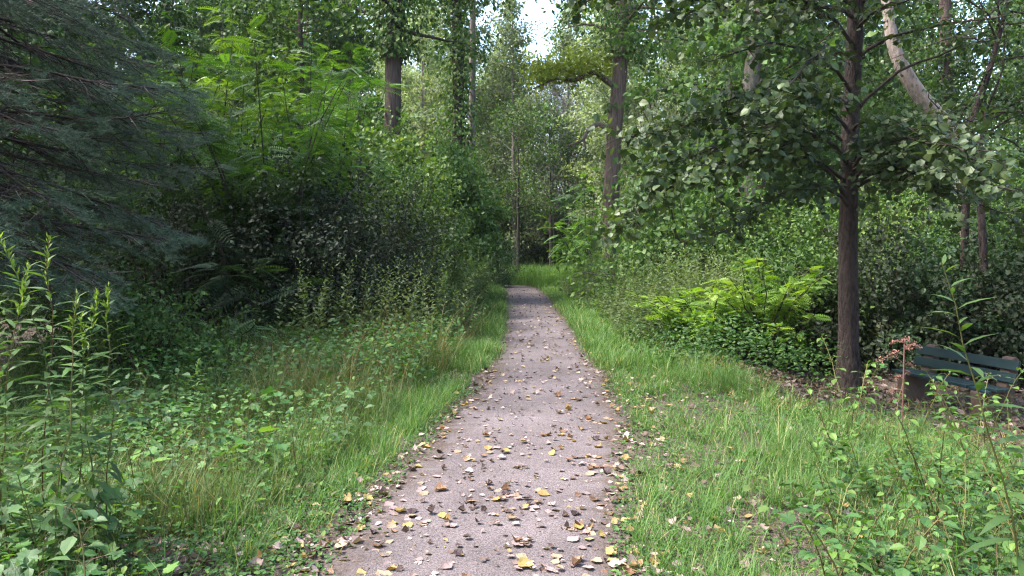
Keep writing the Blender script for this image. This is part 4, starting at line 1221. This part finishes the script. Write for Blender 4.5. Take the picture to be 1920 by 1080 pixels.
def scatter(n, x0, x1, y0, y1, mind, ok):
    out = []
    for _ in range(n * 30):
        if len(out) >= n: break
        x, y = rng.uniform(x0, x1), rng.uniform(y0, y1)
        if not ok(x, y): continue
        if any((x - a) ** 2 + (y - b) ** 2 < mind ** 2 for a, b in pts): continue
        pts.append((x, y)); out.append((x, y))
    return out
for x, y in scatter(34, -34, -4.0, 17, 62, 3.2, lambda x, y: x < -.17 * y - 1.5 and x > -.85 * y - 2 and not (-10 < x and y < 24)): place(poolA, x, y, 'leafy tree in the dense wood left of the path', rng.uniform(.85, 1.15))
for x, y in scatter(30, 5, 40, 20, 62, 3.2, lambda x, y: x > .22 * y + 2.0 and x < .85 * y + 2 and abs(x / y - .63) > .045): place(poolA, x, y, 'leafy tree in the dense wood right of the path', rng.uniform(.85, 1.15))
for x, y in scatter(14, -12, 3.2, 40, 62, 3.0, lambda x, y: abs(x - .046 * y) > 1.1 and not on_path(x, y, 2)): place(poolB, x, y, 'pale leafy tree closing the view beyond the bend', rng.uniform(.8, 1.05))
for x, y in scatter(26, -30, 34, 52, 90, 3.4, lambda x, y: abs(x - .046 * y) > 1.5): place(poolB, x, y, 'pale tree of the far wood beyond the bend', rng.uniform(.9, 1.25))
for x, y in scatter(8, 4.5, 16, 34, 50, 2.6, lambda x, y: x > .12 * y): place(poolB, x, y, 'pale tree right of the leaning trunk', rng.uniform(.8, 1.0))
for x, y in ((-11, 13.5), (-12.5, 9.5)): place(poolA, x, y, 'leafy tree at the edge of the clearing, beyond the spruce', 1.0)
pts = []
for x, y in scatter(70, -26, -2.2, 14, 50, 1.7, lambda x, y: x < -.10 * y - 1.6 and x > -.8 * y - 1): place(poolS, x, y, 'bushy shrub under the trees left of the path', rng.uniform(.75, 1.25))
for x, y in scatter(60, 3, 30, 18, 50, 1.7, lambda x, y: x > .13 * y + 1.4 and x < .8 * y + 2): place(poolS, x, y, 'bushy shrub under the trees right of the path', rng.uniform(.75, 1.25))
for x, y in scatter(14, -8, 8, 41, 56, 1.8, lambda x, y: not on_path(x, y, 1.6)): place(poolS, x, y, 'bushy shrub closing the view beyond the bend', rng.uniform(.75, 1.2))

# --- far mass of foliage that closes the wood
c = Cloud(); n = 46000
x = rng.uniform(-120, 120, n); y = 95 + rng.normal(size=n) * 5
top = 23 + 5 * np.sin(x * .21) + 3 * np.sin(x * .63 + 1) + 1.5 * np.sin(x * 1.9)
top = top * (1 - .30 * np.exp(-((x - .046 * 95) / 1.2) ** 2))
z = rng.random(n) ** .9 * top
c.inst(SIMPLE, np.stack([x, y, z], 1), frames(rdir(rng, n) + np.array([0, 0, -.4]), rdir(rng, n) + np.array([0, -.3, .8])), rng.uniform(.5, 1.1, n), rng.random(n))
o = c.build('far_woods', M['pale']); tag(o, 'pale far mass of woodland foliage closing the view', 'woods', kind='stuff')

c = Cloud(); n = 60000
x = rng.uniform(-30, 30, n); y = rng.uniform(-28, 5, n)
edge = np.where(x > 0, 7.5, -10.5)
k = (np.abs(x) > np.abs(edge)) | ((y < -9) & ((x > 3.2) | (x < -4.0)))
x, y = x[k], y[k]; n = len(x)
z = rng.random(n) ** .8 * (13 + 3 * np.sin(x * .7) * np.sin(y * .6))
c.inst(SIMPLE, np.stack([x, y, z], 1), frames(rdir(rng, n) + np.array([0, 0, -.4]), rdir(rng, n) + np.array([0, 0, .8])), rng.uniform(.3, .6, n), rng.random(n))
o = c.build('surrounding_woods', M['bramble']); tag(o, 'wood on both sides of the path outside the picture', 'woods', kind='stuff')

for u, Y, r, h, sd, mt, lb in ((952, 43, 1.7, 3.4, 151, 'mound', 'dark leafy bush closing the view left of the dead trees'), (1005, 46, 1.6, 3.2, 152, 'bramble', 'tall leafy bush straight beyond the bend'),
                       (1072, 44, 1.7, 3.0, 153, 'crown', 'dark leafy bush between the dead trees and the leaning trunk'), (1125, 39, 1.6, 3.6, 154, 'bramble', 'leafy bush behind the foot of the leaning trunk')):
    at(grow_bush('leafy_shrub', lb, 'shrub', sd, r, 1.3, h, 130, 70, .14, M[mt], SIMPLE, .42, tips=20), u, Y)

# --- goldenrod, near plants on the left
g_l = [(58, 446, 3.9, -.05, 'tall goldenrod with a nodding tip at the left frame edge'), (110, 440, 4.0, .02, 'tallest goldenrod of the left clump with a narrow bud spike'),
       (196, 545, 3.8, .06, 'shorter goldenrod with a tufted bright tip, left of its twin'), (226, 540, 3.9, .10, 'shorter goldenrod with a tufted bright tip, right of its twin'),
       (20, 570, 3.6, 0, 'leafy goldenrod in the left clump with a yellow tip'), (60, 500, 3.7, .03, 'leafy goldenrod standing between the two tall ones'), (150, 590, 3.7, .04, 'goldenrod leaning under the tall ones'), (90, 560, 3.5, -.02, 'goldenrod in the middle of the left clump')]
for i, (u, v, Y, ln, lb) in enumerate(g_l):
    p = px(u, v, Y); x = p[0] - ln * 1.5; x -= (i % 3 - 1) * .10; ln += (i % 3 - 1) * .067; z0 = float(terr(x, Y)); H = p[2] - z0
    o = goldenrod(lb, 501 + i, H, 72, .165, (ln * 1.5, -.05), 'goldenrod clump at the left', nod=-.06 if i == 0 else 0)
    o.location = (x, Y, z0)
# right foreground stem
p0 = px(1885, 1040, 3.0); p1 = px(1752, 488, 3.15)
z0 = float(terr(p0[0] + .05, 3.0))
o = goldenrod('single tall goldenrod leaning left in front of the bench', 521, p1[2] - z0, 46, .21, (p1[0] - p0[0] - .05, .1), r=.006, top=False)
o.location = (p0[0] + .05, 3.0, z0)

gp = [goldenrod('goldenrod', 530 + i, 1.15 + .1 * i, 70, .16, (.12 * (i - 1), .05), 'goldenrod stand') for i in range(3)]
def gplace(n, fx, fy, label, group, smin, smax):
    for i in range(n):
        y = fy(rng.random()); x = fx(y, rng.random())
        p = gp[rng.integers(3)]; sc = rng.uniform(smin, smax)
        loc = (x, y, float(terr(x, y)))
        if p.name not in usedp:
            usedp.add(p.name); p.location = loc; p.scale = (sc,) * 3; p["label"] = label; p["group"] = group
        else: dup(p, loc, rng.uniform(0, 6.28), sc, label, group)
gplace(118, lambda y, r: pl(y) - .65 - r * 1.7, lambda r: 12 + 14 * r, 'goldenrod stem in the thick stand left of the path', 'goldenrods left of the path', .85, 1.3)
gplace(118, lambda y, r: pr(y) + 1.0 + r * 2.2, lambda r: 14 + 13 * r, 'goldenrod stem in the thick stand right of the path', 'goldenrods right of the path', .8, 1.2)
gplace(18, lambda y, r: -1.9 - r * 3.4, lambda r: 5.5 + 7 * r, 'goldenrod stem scattered in the clearing', 'goldenrods in the clearing', .45, .75)
gplace(36, lambda y, r: -2.5 + r * 6.5, lambda r: 33 + 7 * r, 'goldenrod stem in the stand behind the bend', 'goldenrods behind the bend', .8, 1.15)

# broad-leaved plants in the two near corners
bw = [broad_weed('weed', 541 + i, .55 + .1 * i, 5, .125, t, 'broad weeds', mat=M['bigleaf']) for i, t in enumerate((LEAF, LEAF, LOBED))]
bw2 = [broad_weed('weed', 551 + i, .5 + .08 * i, 7, .085, LEAF, 'slim weeds') for i in range(3)]
def bplace(pool, n, fx, fy, label, group, smin, smax):
    for i in range(n):
        y = fy(rng.random()); x = fx(y, rng.random())
        p = pool[rng.integers(len(pool))]; sc = rng.uniform(smin, smax); loc = (x, y, float(terr(x, y)))
        if on_path(x, y, .45) or trodden(x, y): continue
        if p.name not in usedp:
            usedp.add(p.name); p.location = loc; p.scale = (sc,) * 3; p["label"] = label; p["group"] = group
        else: dup(p, loc, rng.uniform(0, 6.28), sc, label, group)
bplace(bw, 17, lambda y, r: -.72 * y + .42 * r * y, lambda r: 2.7 + 1.4 * r, 'large leaved plant in the near left corner', 'large leaved plants at the left', .6, 1.0)
bplace(bw, 26, lambda y, r: -.66 * y + .5 * r * y, lambda r: 4.2 + 4 * r, 'large leaved plant in the clearing weeds', 'large leaved plants in the clearing', .6, 1.0)
bplace(bw2, 44, lambda y, r: .40 * y + .30 * r * y, lambda r: 2.8 + 2.6 * r, 'upright leafy weed in the near right corner', 'leafy weeds at the right', .55, 1.05)
bplace(bw2, 16, lambda y, r: 3.0 + 1.9 * r, lambda r: 6.0 + 2.0 * r, 'leafy weed standing in front of the bench', 'leafy weeds before the bench', .9, 1.35)
bplace(bw2, 30, lambda y, r: -.60 * y + .45 * r * y, lambda r: 3.6 + 6 * r, 'upright leafy weed in the clearing', 'leafy weeds in the clearing', .7, 1.2)

# ------------------------------------------------------------------ the moist air of the wood
c = Cloud()
x0, x1, y0, y1, z0, z1 = -950, 950, -350, 1700, -2.0, 34.0
box_mesh(c, [(x0, y0, z0), (x1, y0, z0), (x1, y1, z0), (x0, y1, z0), (x0, y0, z1), (x1, y0, z1), (x1, y1, z1), (x0, y1, z1)])
hm = bpy.data.materials.new('haze'); hm.use_nodes = True
hn = hm.node_tree; hn.nodes.remove(hn.nodes["Principled BSDF"])
pv = hn.nodes.new("ShaderNodeVolumePrincipled")
pv.inputs["Color"].default_value = (.86, .93, 1.0, 1)
pv.inputs["Density"].default_value = .0002
hn.links.new(pv.outputs[0], hn.nodes["Material Output"].inputs["Volume"])
o = c.build('haze', hm); tag(o, 'thin pale haze hanging between the trees', 'haze', kind='stuff')
